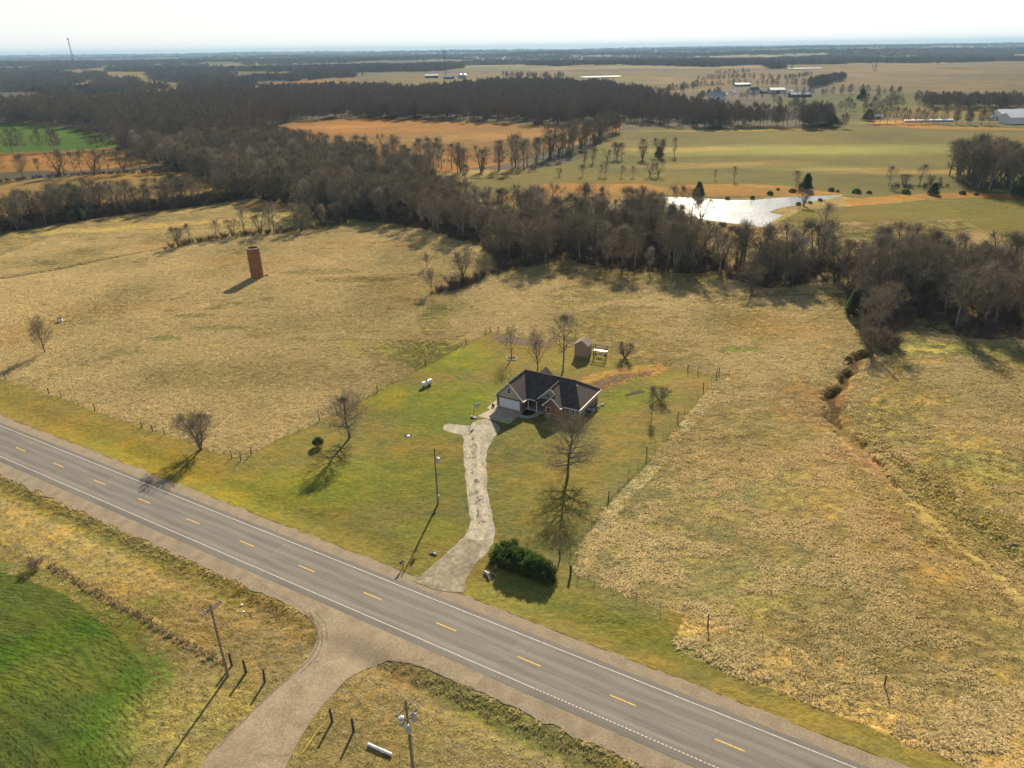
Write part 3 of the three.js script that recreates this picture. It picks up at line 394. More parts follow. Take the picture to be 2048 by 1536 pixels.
{
  const h = thing('brick_house', 'single storey brick house with dark hipped roof, white garage door and nested front gables', 'house', V(RCX[0], 0, RCX[1]), -Math.atan2(RD[1], RD[0]));
  const P = (u, v, y) => V(u, y, -v);
  const wallGeo = (u0, v0, u1, v1, y0, y1, t = 0.18) => { const a = P(u0, v0, 0), b = P(u1, v1, 0), d = b.clone().sub(a), L = d.length(); const g = new THREE.BoxGeometry(L, y1 - y0, t), uv = g.attributes.uv, p = g.attributes.position; for (let i = 0; i < uv.count; i++) uv.setXY(i, p.getX(i) + p.getZ(i), p.getY(i)); g.rotateY(-Math.atan2(d.z, d.x)); return g.translate((a.x + b.x) / 2, (y0 + y1) / 2, (a.z + b.z) / 2); };
  const gable = (u0, u1, v, y0, uApex, yApex, t = 0.16) => { const s = new THREE.Shape([new THREE.Vector2(u0, y0), new THREE.Vector2(u1, y0), new THREE.Vector2(uApex, yApex)]); return new THREE.ExtrudeGeometry(s, { depth: t, bevelEnabled: false }).translate(0, 0, -v - t); };
  part('foundation', [box(5.9, .34, 11.7, 2.95, .07, -6.4), box(11.9, .34, 8.1, 11.8, .07, -8.4), box(3.5, .34, 2.2, 12.43, .07, -2.15)], M.stone, h);
  // brick walls
  const gw = part('wall', [wallGeo(0, .44, .58, .44, .24, 2.72), wallGeo(5.28, .44, 5.9, .44, .24, 2.72), wallGeo(.58, .44, 5.28, .44, 2.28, 2.72), wallGeo(5.81, .54, 5.81, 4.9, .24, 2.75), wallGeo(0.09, .54, .09, 4, .24, 2.75)], M.brick, h);
  part('wall', [wallGeo(5.9, 4.9, 10.6, 4.9, .24, 2.9), wallGeo(10.69, 4.8, 10.69, 1.1, .24, 2.72)], M.brick, h).userData.label = 'brick wall at the back of the porch';
  part('wall', [wallGeo(10.6, 1.0, 11.2, 1.0, .24, 2.72), wallGeo(12.05, 1.0, 14.25, 1.0, .24, 2.72), wallGeo(11.2, 1.0, 12.05, 1.0, .24, .9), wallGeo(11.2, 1.0, 12.05, 1.0, 2.3, 2.72), gable(10.6, 14.25, .92, 2.722, 12.43, 4.6), wallGeo(14.16, 1.1, 14.16, 2.4, .24, 2.72)], M.brick, h);
  part('wall', [wallGeo(14.26, 2.5, 17.7, 2.5, .24, 2.7)], M.brick, h);
  part('wall', [wallGeo(17.61, 2.6, 17.61, 12.3, 1.1, 2.7), wallGeo(0, 12.3, 17.7, 12.3, .24, 2.7), wallGeo(.09, 4, .09, 12.2, .24, 2.7)], M.siding, h).userData.label = 'beige siding wall on the right side';
  part('wall', [wallGeo(17.615, 2.61, 17.615, 12.29, .24, 1.098)], M.brick, h);
  part('gable_wall', gable(-.05, 5.95, .36, 2.722, 2.95, 5.85), M.siding, h).userData.label = 'beige siding gable over the garage door';
  part('gable_wall', gable(8.5, 14.2, 2.55, 2.74, 11.35, 5.6), M.sage, h).userData.label = 'grey green siding gable above the porch';
  // garage door of four rows of panels
  const gd = part('garage_door', box(4.7, 2.04, .06, 2.93, 1.26, -.42), M.door, h);
  for (let r = 0; r < 4; r++) for (let c = 0; c < 4; c++) part('door_panel', box(1.02, .38, .03, .58 + .6 + c * 1.166, .5 + r * .5, -.375), M.door, gd);
  part('door_frame', [box(.1, 2.1, .14, .53, 1.28, -.4), box(.1, 2.1, .14, 5.33, 1.28, -.4), box(4.9, .1, .14, 2.93, 2.33, -.4)], M.trim, h);
  // roof planes
  const slope = (...p) => part('roof_slope', slab(p.map((q) => P(...q)), .14), M.shingle, h);
  const A = [2.95, 7.4, 6.3], B = [14.5, 7.4, 6.3];
  slope([-.5, 0, 2.7], [2.95, 0, 6.3], A, [-.5, 12.9, 2.7]); slope([6.4, 0, 2.7], [2.95, 0, 6.3], A, [6.4, 1.9, 2.7]); slope(A, B, [18.1, 1.9, 2.7], [6.4, 1.9, 2.7]);
  slope(B, [18.1, 1.9, 2.7], [18.1, 12.9, 2.7]); slope(A, B, [18.1, 12.9, 2.7], [-.5, 12.9, 2.7]);
  slope([8.2, 2.3, 2.7], [11.35, 2.3, 5.85], [11.35, 6.71, 5.85], [8.46, 2.3, 2.96]);
  slope([14.5, .6, 2.7], [12.43, .6, 4.77], [12.43, 2.3, 4.77], [11.35, 2.3, 5.85], [11.35, 6.71, 5.85], [14.5, 1.9, 2.7]);
  slope([10.36, .6, 2.7], [12.43, .6, 4.77], [12.43, 2.3, 4.77], [10.36, 2.3, 2.7]);
  slope([6.2, 7.4, 6.3], [6.2, 10.9, 6.3], [3.9, 10.9, 4.0], [5.9, 7.7, 6.0]); slope([6.2, 7.4, 6.3], [6.2, 10.9, 6.3], [8.5, 10.9, 4.0], [6.5, 7.7, 6.0]);
  part('gable_wall', gable(4.1, 8.3, 10.5, 4.0, 6.2, 6.1), M.brick, h).userData.label = 'small brick gable at the back of the roof';
  slope([8.3, 2.4, 3.0], [10.4, 2.4, 3.0], [10.4, 1.75, 2.62], [8.1, 1.75, 2.62]);
  const ridge = (a, b) => bar(P(...a).add(V(0, .05, 0)), P(...b).add(V(0, .05, 0)), .3, .05);
  part('ridge_cap', [ridge(A, B), ridge([2.95, .02, 6.3], A), ridge(B, [18.05, 1.95, 2.75]), ridge(B, [18.05, 12.85, 2.75]), ridge([11.35, 2.32, 5.85], [11.35, 6.6, 5.85]), ridge([12.43, .62, 4.77], [12.43, 2.3, 4.77]), ridge(A, [-.45, 12.85, 2.75])], std(rgb(.055, .047, .043), .9), h);
  // white barge boards and gutters
  const board = (a, b) => part('fascia', bar(P(...a), P(...b), .06, .24), M.trim, h);
  board([-.52, -.04, 2.6], [2.95, -.04, 6.22]); board([6.42, -.04, 2.6], [2.95, -.04, 6.22]);
  board([8.18, 2.26, 2.62], [11.35, 2.26, 5.77]); board([11.35, 2.26, 5.77], [12.43, 2.26, 4.69]);
  board([10.34, .56, 2.62], [12.43, .56, 4.69]); board([14.52, .56, 2.62], [12.43, .56, 4.69]);
  const gut = (a, b) => part('gutter', bar(P(...a), P(...b), .13, .13), M.trim, h);
  gut([18.17, 1.85, 2.64], [18.17, 12.95, 2.64]); gut([14.6, 1.83, 2.64], [18.1, 1.83, 2.64]); gut([6.45, 1.83, 2.64], [8.2, 1.83, 2.64]); gut([-.57, 0, 2.64], [-.57, 12.9, 2.64]); gut([6.47, .05, 2.64], [6.47, 1.8, 2.64]); gut([14.57, .6, 2.64], [14.57, 1.85, 2.64]);
  for (const g of [box(.5, .03, 11, 17.93, 2.6, -7.4), box(.46, .03, 12.8, -.26, 2.6, -6.5), box(3.5, .03, .55, 16.2, 2.6, -2.15)]) part('soffit', g, M.trim, h);
  for (const g of [box(.5, .3, .4, -.28, 2.66, -.2), box(.5, .3, .4, 6.15, 2.66, -.2), box(.3, .26, .36, 14.33, 2.64, -.78), box(.3, .26, .36, 10.5, 2.64, -.78)]) part('eave_return', g, M.trim, h);
  // porch
  part('porch_floor', box(4.7, .22, 2.9, 8.25, .1, -3.4), M.stone, h);
  part('porch_beam', [box(4.2, .25, .18, 8.4, 2.52, -2.1)], M.trim, h);
  for (const u of [6.45, 8.4]) part('column', [box(.16, 2.2, .16, u, 1.3, -2.1), box(.24, .12, .24, u, .26, -2.1), box(.24, .1, .24, u, 2.36, -2.1)], M.trim, h);
  const dr = part('front_door', box(.95, 2.0, .08, 9.7, 1.2, -4.8), std(rgb(.12, .03, .025), .5), h); part('handle', box(.06, .12, .05, 9.35, 1.15, -4.74), M.metal, dr);
  const win = (u, v, y, w, hh, name = 'window') => { const f = part(name, [box(w + .16, .09, .1, u, y + hh / 2 + .045, -v), box(w + .16, .09, .1, u, y - hh / 2 - .045, -v), box(.09, hh, .1, u - w / 2 - .035, y, -v), box(.09, hh, .1, u + w / 2 + .035, y, -v), box(w, .04, .07, u, y, -v)], M.trim, h); part('pane', box(w, hh, .03, u, y, -v - .01), M.glass, f); };
  win(2.9, .31, 4.3, .7, .95); win(10.72, 2.5, 4.1, .62, .85); win(7.4, 4.78, 1.55, 1.2, 1.3); win(11.62, .95, 1.6, .78, 1.3);
  for (const [u0, u1, v] of [[14.9, 15.7, 2.38], [16.1, 16.9, 2.38]]) win((u0 + u1) / 2, v, 1.6, .7, 1.2);
  for (const u of [.3, 5.6]) part('wall_lamp', [box(.14, .26, .14, u, 1.95, -.27), box(.2, .04, .2, u, 2.1, -.27)], M.black, h);
  part('vent_pipe', [cyl(.05, .05, .5, 15.4, 5.2, -6.6, 8)], M.white, h);
  for (const g of [box(.08, 2.3, .08, 17.8, 1.4, -2.4), box(.08, 2.3, .08, -.1, 1.4, -.36), box(.08, 2.3, .08, 17.8, 1.4, -12.2)]) part('downspout', g, M.trim, h);
}
const HP = (u, v) => { const [x, z] = CX(u, v); return V(x, H(x, z), z); }, HTURN = -Math.atan2(RD[1], RD[0]);
{
  const ac = thing('air_conditioner', 'grey outdoor air conditioning unit beside the right wall of the house', 'air conditioner', HP(18.5, 7.6), HTURN);
  part('casing', [box(.85, .8, .85, 0, .46, 0), box(.95, .08, .95, 0, .04, 0)], M.grey, ac); part('fan_grille', [cyl(.36, .36, .04, 0, .86, 0, 20), cyl(.1, .1, .08, 0, .88, 0, 12)], M.black, ac);
  const gb = thing('trash_bin', 'dark wheeled bin by the right wall of the house', 'bin', HP(18.3, 6.2), HTURN); part('bin_body', new THREE.CylinderGeometry(.4, .3, 1, 4).rotateY(Math.PI / 4).translate(0, .55, 0), M.black, gb); part('lid', box(.64, .07, .68, 0, 1.08, 0), M.grey, gb); for (const x of [-.2, .2]) part('wheel', cyl(.12, .12, .08, 0, 0, 0, 12).rotateX(Math.PI / 2).translate(x, .12, -.3), M.dark, gb);
  const r = rng(12); for (let i = 0; i < 5; i++) { const s = thing('landscape_rock', 'pale rock in the little heap at the back right corner of the house', 'rock', HP(18.6 + r() * 1.3, 9.6 + r() * 2.2), r() * 6, 'pale rocks by the house corner'); const g = new THREE.IcosahedronGeometry(.22 + .2 * r(), 1), p = g.attributes.position; for (let k = 0; k < p.count; k++) { const q = 1 + .3 * noise(p.getX(k) * 5 + i * 9, p.getZ(k) * 5 + p.getY(k) * 4); p.setXYZ(k, p.getX(k) * q, p.getY(k) * q * .7, p.getZ(k) * q); } g.computeVertexNormals(); part('rock', g.translate(0, .12, 0), M.stone, s); }
  const hose = thing('hose_reel', 'small dark reel on the concrete by the left front corner of the garage', 'hose reel', HP(-.75, -.1), HTURN); part('coil', new THREE.TorusGeometry(.26, .09, 8, 16).translate(0, .4, 0), M.rust, hose); part('frame', [box(.06, .5, .4, -.15, .25, 0), box(.06, .5, .4, .15, .25, 0)], M.black, hose);
}
{ // garden shed, seen from a corner
  const p = at(1166, 709), s = thing('garden_shed', 'grey brown wooden garden shed with gable roof at the back of the lawn', 'shed', p, HTURN + .1);
  const wood = new THREE.MeshStandardMaterial({ map: tex(128, 64, (x, y) => { const j = x % 16 < 2 ? -30 : 0, n = LAT[(x >> 4) * 17] * 12 + noise(x / 2, y / 20) * 10; return [150 + n + j, 131 + n + j, 114 + n + j]; }, [1 / 1.6, 1]), roughness: .9 });
  const W = 3.4, D = 3.2, E = 3.0, R = 4.2; const gs = new THREE.Shape([[-W / 2, 0], [W / 2, 0], [W / 2, E], [0, R], [-W / 2, E]].map((q) => new THREE.Vector2(...q)));
  for (const z of [-D / 2, D / 2 - .08]) part('gable_wall', new THREE.ExtrudeGeometry(gs, { depth: .08, bevelEnabled: false }).translate(0, 0, z), wood, s);
  for (const x of [-W / 2 + .04, W / 2 - .04]) part('side_wall', box(.08, E, D - .17, x, E / 2, 0), wood, s);
  for (const k of [-1, 1]) part('roof_slope', slab([V(0, R + .1, -D / 2 - .2), V(0, R + .1, D / 2 + .2), V(k * (W / 2 + .25), E - .02, D / 2 + .2), V(k * (W / 2 + .25), E - .02, -D / 2 - .2)], .08), std(rgb(.2, .17, .14), .9), s);
}
{ // pergola with a swing seat and a white cover
  const p = at(1200, 714), s = thing('pergola', 'small dark timber pergola with slatted top beside the garden shed', 'pergola', p, HTURN + .1), w = 2.9, d = 1.5, hh = 2.6;
  for (const x of [-w / 2, w / 2]) for (const z of [-d / 2, d / 2]) part('post', box(.15, hh, .15, x, hh / 2, z), M.wood, s);
  for (const z of [-d / 2, d / 2]) part('beam', box(w + .9, .16, .08, 0, hh + .06, z), M.wood, s);
  for (let i = 0; i < 7; i++) part('slat', box(.07, .14, d + 1, -w / 2 + i * w / 6, hh + .21, 0), M.oldWood, s);
  for (const x of [-w / 2, w / 2]) part('side_rail', [box(.06, .08, d, x, 1.0, 0), box(.06, .08, d, x, .5, 0)], M.wood, s);
  const b = thing('swing_bench', 'timber swing bench hanging under the pergola', 'bench', p.clone(), HTURN + .1);
  part('seat', [box(1.6, .06, .5, 0, .5, 0)], M.oldWood, b); part('backrest', [box(1.6, .1, .04, 0, .72, .24), box(1.6, .1, .04, 0, .88, .26), box(1.6, .1, .04, 0, 1.04, .28)], M.oldWood, b); for (const x of [-.78, .78]) part('chain', [beam(V(x, .55, -.2), V(x, 2.58, 0), .015), beam(V(x, .8, .25), V(x, 2.58, 0), .015)], M.black, b);
  const t = thing('white_table', 'low white table standing behind the pergola', 'table', at(1200.5, 706.5), HTURN + .1); part('table_top', box(3.6, .06, .9, 0, .72, 0), M.white, t); for (const x of [-1.6, 1.6]) for (const z of [-.35, .35]) part('leg', box(.07, .7, .07, x, .35, z), M.white, t);
}
{ // propane tank
  const a = at(846.5, 775), b = at(861, 768.5), c = a.clone().add(b).multiplyScalar(.5), t = thing('propane_tank', 'white horizontal propane tank on the lawn left of the house', 'gas tank', c, -Math.atan2(b.z - a.z, b.x - a.x));
  const pts = []; for (let i = 0; i <= 10; i++) { const q = i / 10 * Math.PI / 2; pts.push(new THREE.Vector2(.5 * Math.sin(q), -1.25 - .32 * Math.cos(q))); } for (let i = 10; i >= 0; i--) { const q = i / 10 * Math.PI / 2; pts.push(new THREE.Vector2(.5 * Math.sin(q), 1.25 + .32 * Math.cos(q))); }
  part('tank', new THREE.LatheGeometry(pts, 28).rotateZ(Math.PI / 2).translate(0, .85, 0), M.white, t); part('dome_cover', [cyl(.17, .17, .26, 0, 1.3, 0, 16), cyl(.19, .15, .06, 0, 1.56, 0, 16)], M.dark, t);
  for (const x of [-.85, .85]) part('support', box(.16, .42, .8, x, .21, 0), M.stone, t);
}
{ // portable basketball hoop at the edge of the drive
  const p = at(948.7, 836), h = thing('basketball_hoop', 'portable basketball hoop with clear backboard at the edge of the driveway', 'basketball hoop', p, -.5);
  part('base', [box(1.2, .22, .75, -.1, .11, 0)], M.black, h); part('ballast', [new THREE.SphereGeometry(.2, 12, 8).translate(-.55, .3, .1), new THREE.SphereGeometry(.17, 12, 8).translate(-.1, .3, .25)], M.white, h);
  part('pole', beam(V(-.3, .2, 0), V(.25, 3.3, 0), .06, .05, 10), M.black, h); part('arm', [beam(V(.2, 2.9, 0), V(.85, 3.05, 0), .03), beam(V(.25, 3.25, 0), V(.85, 3.35, 0), .03)], M.black, h);
  const bd = part('backboard', box(.04, .78, 1.2, .9, 3.2, 0), std(rgb(.42, .46, .52), .2), h); part('rim', new THREE.TorusGeometry(.23, .015, 6, 20).rotateX(Math.PI / 2).translate(1.17, 3.0, 0), M.rust, bd); part('board_frame', [box(.06, .05, 1.26, .9, 3.61, 0), box(.06, .05, 1.26, .9, 2.79, 0), box(.06, .8, .05, .9, 3.2, .62), box(.06, .8, .05, .9, 3.2, -.62)], M.grey, bd);
}
{ // septic lid, tree ring, culverts, mailbox, litter
  const s = thing('septic_cover', 'round pale well cover in a ring of bare earth on the front lawn', 'manhole cover', at(816.5, 872)); part('lid', cyl(.32, .32, .1, .05, .02, 0, 20), M.white, s); const soilRing = new THREE.RingGeometry(.34, .75, 24).rotateX(-Math.PI / 2).translate(0, .045, 0); part('earth_ring', soilRing, darkSoil, s);
  const tr = thing('tree_ring', 'low ring of stones round the foot of the left tree behind the house', 'stone ring', at(1023, 717.5)), r = rng(44); for (let i = 0; i < 22; i++) { const a = i / 22 * 6.283; part('stone', box(.34, .2 + .06 * r(), .2, Math.cos(a) * 1.25, .1, Math.sin(a) * 1.25, -a + Math.PI / 2), M.stone, tr); } part('earth', cyl(1.15, 1.15, .1, 0, 0, 0, 24), darkSoil, tr);
  for (const [x, y, turn, label] of [[977, 1151, -.75, 'flared culvert end in the ditch right of the driveway mouth'], [867.5, 1108, 2.4, 'half hidden culvert end in the grass left of the driveway']]) {
    const c = thing('culvert_end', label, 'culvert', at(x, y), turn), big = x > 900 ? .72 : .5;
    const ring = new THREE.CylinderGeometry(.34, .34, 1.2, 20, 1, true).rotateZ(Math.PI / 2).translate(-.5, .3, 0); part('pipe', ring.scale(big, big, big), M.grey, c);
    part('apron', [slab([V(0, .62, -.3), V(0, .62, .3), V(1.1, .1, .8), V(1.1, .1, -.8)], .05).scale(big, big, big)], M.dark, c); part('flared_wall', [bar(V(0, .5, -.34), V(1.15, .14, -.85), .07, .3).scale(big, big, big), bar(V(0, .5, .34), V(1.15, .14, .85), .07, .3).scale(big, big, big)], M.stone, c);
  }
  const mb = thing('mailbox', 'dark mailbox on a post at the edge of the highway by the driveway', 'mailbox', at(806.3, 1135), HTURN); part('post', [box(.1, 1.15, .1, 0, .57, 0), box(.1, .1, .7, 0, 1.08, .15)], M.dark, mb); const bs = new THREE.Shape(); bs.moveTo(-.12, 0); bs.lineTo(.12, 0); bs.lineTo(.12, .14); bs.absarc(0, .14, .12, 0, Math.PI); bs.lineTo(-.12, 0); part('box', new THREE.ExtrudeGeometry(bs, { depth: .6, bevelEnabled: false }).translate(0, 1.14, .05), M.black, mb); part('flag', box(.02, .22, .08, .14, 1.38, .2), M.rust, mb); part('newspaper_tube', [new THREE.CylinderGeometry(.1, .1, .5, 14, 1, true).rotateX(Math.PI / 2).translate(0, .92, .3)], M.galv, mb);
  for (const [x, y, w] of [[484, 1211, .34], [487.5, 1224, .46]]) { const l = thing('litter', w > .4 ? 'larger white scrap of litter in the roadside grass' : 'smaller white scrap of litter nearer the highway', 'litter', at(x, y), x); const g = new THREE.PlaneGeometry(w, w * .6, 4, 3).rotateX(-Math.PI / 2), p = g.attributes.position; for (let k = 0; k < p.count; k++) p.setY(k, .16 + .12 * noise(p.getX(k) * 6 + x, p.getZ(k) * 6)); g.computeVertexNormals(); part('sheet', g, M.white, l); }
  const wb = thing('feed_box', 'small white box with dark lid beside bare ground in the left pasture', 'box', at(122, 643), .4); part('box', box(1, 1, .9, 0, .5, 0), M.white, wb); part('lid', box(1.15, .12, 1.05, 0, 1.06, 0), M.dark, wb); part('post', [box(.1, 1.4, .1, -.75, .7, .1)], M.wood, wb);
  const lg = (a, b, r, name, label, mat) => { const A = at(...a), B = at(...b), c = A.clone().add(B).multiplyScalar(.5), o = thing(name, label, 'pipe', c); part('tube', beam(A.sub(c).add(V(0, r + .08, 0)), B.sub(c).add(V(0, r + .08, 0)), r, r, 16), mat, o); return o; };
  const pipe = lg([736, 1491], [784, 1512], .16, 'plastic_pipe', 'white plastic pipe lying in the weeds by the fence', M.white); 
  const cab = thing('yellow_cable', 'yellow cable running from the gate post down beside the gravel road', 'cable', at(640, 1466)), o0 = cab.position; const pts = [[663, 1441], [650, 1453], [637, 1463.5], [627, 1476], [617, 1491], [606, 1507]].map(([x, y], i) => at(x, y).add(V(0, [.9, .5, .3, .2, .18, .12][i], 0)).sub(o0)); part('strand', new THREE.TubeGeometry(new THREE.CatmullRomCurve3(pts), 30, .035, 6), M.yellow, cab);
}
{ // brick silo without a roof
  const p = at(515.5, 555), s = thing('brick_silo', 'tall round reddish brick silo without roof alone in the pasture', 'silo', p), R = 2.08, hh = 10.1;
  const tile = new THREE.MeshStandardMaterial({ map: tex(512, 512, (x, y) => { const r = Math.floor(y / 16), c = Math.floor((x + (r & 1) * 16) / 32), j = y % 16 < 2 || (x + (r & 1) * 16) % 32 < 2, q = LAT[(r * 37 + c * 101) & 65535] * 22 + noise(x / 40, y / 60) * 22 + noise(x / 3, y / 3) * 6; return j ? [120, 84, 66] : [124 + q, 88 + q * .8, 64 + q * .7]; }, [4, 3]), roughness: .9 });
  const wall = new THREE.LatheGeometry([[R, 0], [R, hh], [R - .2, hh], [R - .2, 0]].map((q) => new THREE.Vector2(...q)), 48); { const n = wall.toNonIndexed(); n.computeVertexNormals(); }
  part('tile_wall', [new THREE.CylinderGeometry(R, R, hh, 56, 1, true).translate(0, hh / 2, 0)], tile, s); part('inner_wall', new THREE.CylinderGeometry(R - .2, R - .2, hh, 56, 1, true).translate(0, hh / 2, 0), tile, s);
  part('rim', new THREE.CylinderGeometry(R + .03, R + .03, .22, 56, 1, true).translate(0, hh - .05, 0), std(rgb(.38, .32, .26), .9), s); part('rim_top', new THREE.RingGeometry(R - .22, R + .03, 56).rotateX(-Math.PI / 2).translate(0, hh + .06, 0), std(rgb(.38, .32, .26), .9), s);
  for (let i = 1; i < 8; i++) part('steel_band', new THREE.TorusGeometry(R + .012, .018, 5, 56).rotateX(Math.PI / 2).translate(0, i * 1.25, 0), M.rust, s);
  part('chute_gap', box(.5, .8, .26, -R * .86, hh - .3, -R * .5, .6), std(rgb(.45, .42, .35), .9), s); part('floor', new THREE.CircleGeometry(R - .21, 40).rotateX(-Math.PI / 2).translate(0, .12, 0), M.dark, s);
  const b = thing('rubble_stone', 'dark lump of rubble right of the silo foot', 'stone', at(533, 552.5)); const g = new THREE.IcosahedronGeometry(.5, 1).scale(1.4, .6, 1); part('lump', g.translate(0, .2, 0), M.rust, b);
}
// ---------------------------------------------------------------- poles and wires
const wireEnds = {};
function pole(name, label, base, hh, r, lean = 0) { const o = thing(name, label, 'utility pole', base); part('pole', new THREE.CylinderGeometry(r * .68, r, hh, 12).translate(0, hh / 2, 0), M.pole, o); if (lean) o.rotation.z = lean; return o; }
{
  const b1 = at(456, 1352), o = pole('utility_pole', 'wooden utility pole with doubled crossarm in the verge left of the gravel road', b1, 11.2, .17);
  const ends = [[409, 1227.5], [448, 1201]].map(([x, y]) => { const q = F(x, y, 10.6); return V(q[0] - b1.x, 10.6 - b1.y, q[1] - b1.z); }), dir = ends[1].clone().sub(ends[0]).normalize(), side = dir.clone().cross(V(0, 1, 0)), half = 1.35;
  for (const k of [-.16, .16]) part('crossarm', bar(dir.clone().multiplyScalar(-half).addScaledVector(side, k).setY(10.6), dir.clone().multiplyScalar(half).addScaledVector(side, k).setY(10.6), .1, .13), M.oldWood, o);
  const ins = (q) => [cyl(.035, .035, .16, q.x, q.y, q.z, 8), cyl(.07, .05, .1, q.x, q.y + .14, q.z, 10)];
  for (const t of [-1.25, -.75, .8, 1.25]) for (const k of [-.16, .16]) part('insulator', ins(dir.clone().multiplyScalar(t).addScaledVector(side, k).setY(10.66)), M.grey, o);
  part('insulator', ins(V(0, 11.2, 0)), M.grey, o); part('brace', [beam(V(0, 9.9, .15), dir.clone().multiplyScalar(.7).setY(10.55), .025), beam(V(0, 9.9, .15), dir.clone().multiplyScalar(-.7).setY(10.55), .025)], M.grey, o);
  wireEnds.a = [-1.25, 1.25].map((t) => dir.clone().multiplyScalar(t).setY(10.9).add(b1)).concat([V(0, 11.5, 0).add(b1)]);
  const b2 = V(...((q) => [q[0], 0, q[1]])(F(828, 1560))); b2.y = H(b2.x, b2.z);
  const o2 = pole('utility_pole', 'utility pole with three grey transformers at the bottom edge of the picture', b2, 11.4, .17); const hd = V(.62, 0, -.78), sd = V(.78, 0, .62);
  const arm = (a, c, y) => part('crossarm', bar(hd.clone().multiplyScalar(a).addScaledVector(sd, .14).setY(y), hd.clone().multiplyScalar(c).addScaledVector(sd, .14).setY(y), .1, .13), M.oldWood, o2);
  arm(-1.5, 1.3, 10.7); arm(-1.2, 1.2, 9.2);
  for (const [a, y] of [[-1.4, 10.77], [1.2, 10.77], [-1.1, 9.27], [1.1, 9.27]]) part('insulator', ins(hd.clone().multiplyScalar(a).addScaledVector(sd, .14).setY(y)), M.grey, o2); part('insulator', ins(V(0, 11.4, 0)), M.grey, o2);
  for (const [dx, dz, y] of [[-.62, -.12, 8.0], [.1, .62, 7.7], [.58, -.35, 8.2]]) { const t = part('transformer', [cyl(.29, .29, .85, dx, y, dz, 20), new THREE.SphereGeometry(.29, 20, 8, 0, 6.3, 0, 1.57).scale(1, .35, 1).translate(dx, y + .85, dz)], M.galv, o2); part('bushing', [cyl(.05, .04, .26, dx, y + .92, dz, 8), cyl(.05, .04, .2, dx + .12, y + .88, dz + .1, 8)], M.white, t); part('bracket', beam(V(0, y + .5, 0), V(dx * .7, y + .5, dz * .7), .05), M.dark, t); }
  part('cutout', [box(.1, .4, .1, .7, 9.6, -.8), box(.1, .4, .1, .95, 9.6, -.95)], M.grey, o2); part('cable_loop', new THREE.TorusGeometry(.3, .025, 6, 18, 4.6).translate(.45, 6.9, .2), M.black, o2); part('meter_box', box(.35, .7, .2, .2, 1.5, .24), M.galv, o2); part('conduit', [cyl(.04, .04, 6.4, .2, .2, .1, 8)], M.grey, o2);
  wireEnds.b = [-1.4, 1.2].map((t) => hd.clone().multiplyScalar(t).addScaledVector(sd, .14).setY(11).add(b2)).concat([V(0, 11.7, 0).add(b2)]);
  const b3 = at(876, 1008), o3 = pole('utility_pole', 'slim utility pole with one transformer beside the driveway', b3, 10.6, .15);
  const t3 = part('transformer', [cyl(.26, .26, .8, .5, 8.1, .1, 20), new THREE.SphereGeometry(.26, 20, 8, 0, 6.3, 0, 1.57).scale(1, .35, 1).translate(.5, 8.9, .1)], M.galv, o3); part('bushing', [cyl(.04, .04, .24, .5, 8.95, .1, 8)], M.white, t3); part('bracket', beam(V(0, 8.5, 0), V(.3, 8.5, .06), .05), M.dark, t3);
  part('cutout_arm', [beam(V(0, 7.9, 0), V(.9, 8.0, .1), .03), box(.08, .3, .08, .9, 8.0, .1)], M.grey, o3); part('meter_box', box(.3, .5, .2, .16, 1.6, .1), M.galv, o3); part('conduit', [cyl(.035, .035, 7, .14, .2, .08, 8)], M.grey, o3); part('insulator', cyl(.05, .05, .25, 0, 10.6, 0, 8), M.grey, o3);
  // three conductors from pole to pole along the near side of the highway
  const go = V(RD[0], 0, RD[1]);
  const wm = std(rgb(.3, .3, .29), .5);
  const run = (p, q, label) => { const c = p.clone().add(q).multiplyScalar(.5), w = thing('overhead_wire', label, 'wire', c), pts = []; for (let i = 0; i <= 16; i++) { const t = i / 16; pts.push(p.clone().lerp(q, t).sub(c).add(V(0, -4 * .9 * t * (1 - t), 0))); } part('strand', new THREE.TubeGeometry(new THREE.CatmullRomCurve3(pts), 24, .018, 4), wm, w); };
  for (let k = 0; k < 3; k++) { const w = ['crop side', 'highway side', 'topmost'][k], L = [`${w} overhead wire from the left pole to the transformer pole`, `${w} overhead wire leaving the transformer pole towards the right`, `${w} overhead wire leaving the left pole towards the far left`]; run(wireEnds.a[k], wireEnds.b[k], L[0]); run(wireEnds.b[k], wireEnds.b[k].clone().addScaledVector(go, 90), L[1]); run(wireEnds.a[k], wireEnds.a[k].clone().addScaledVector(go, -85), L[2]); }
}
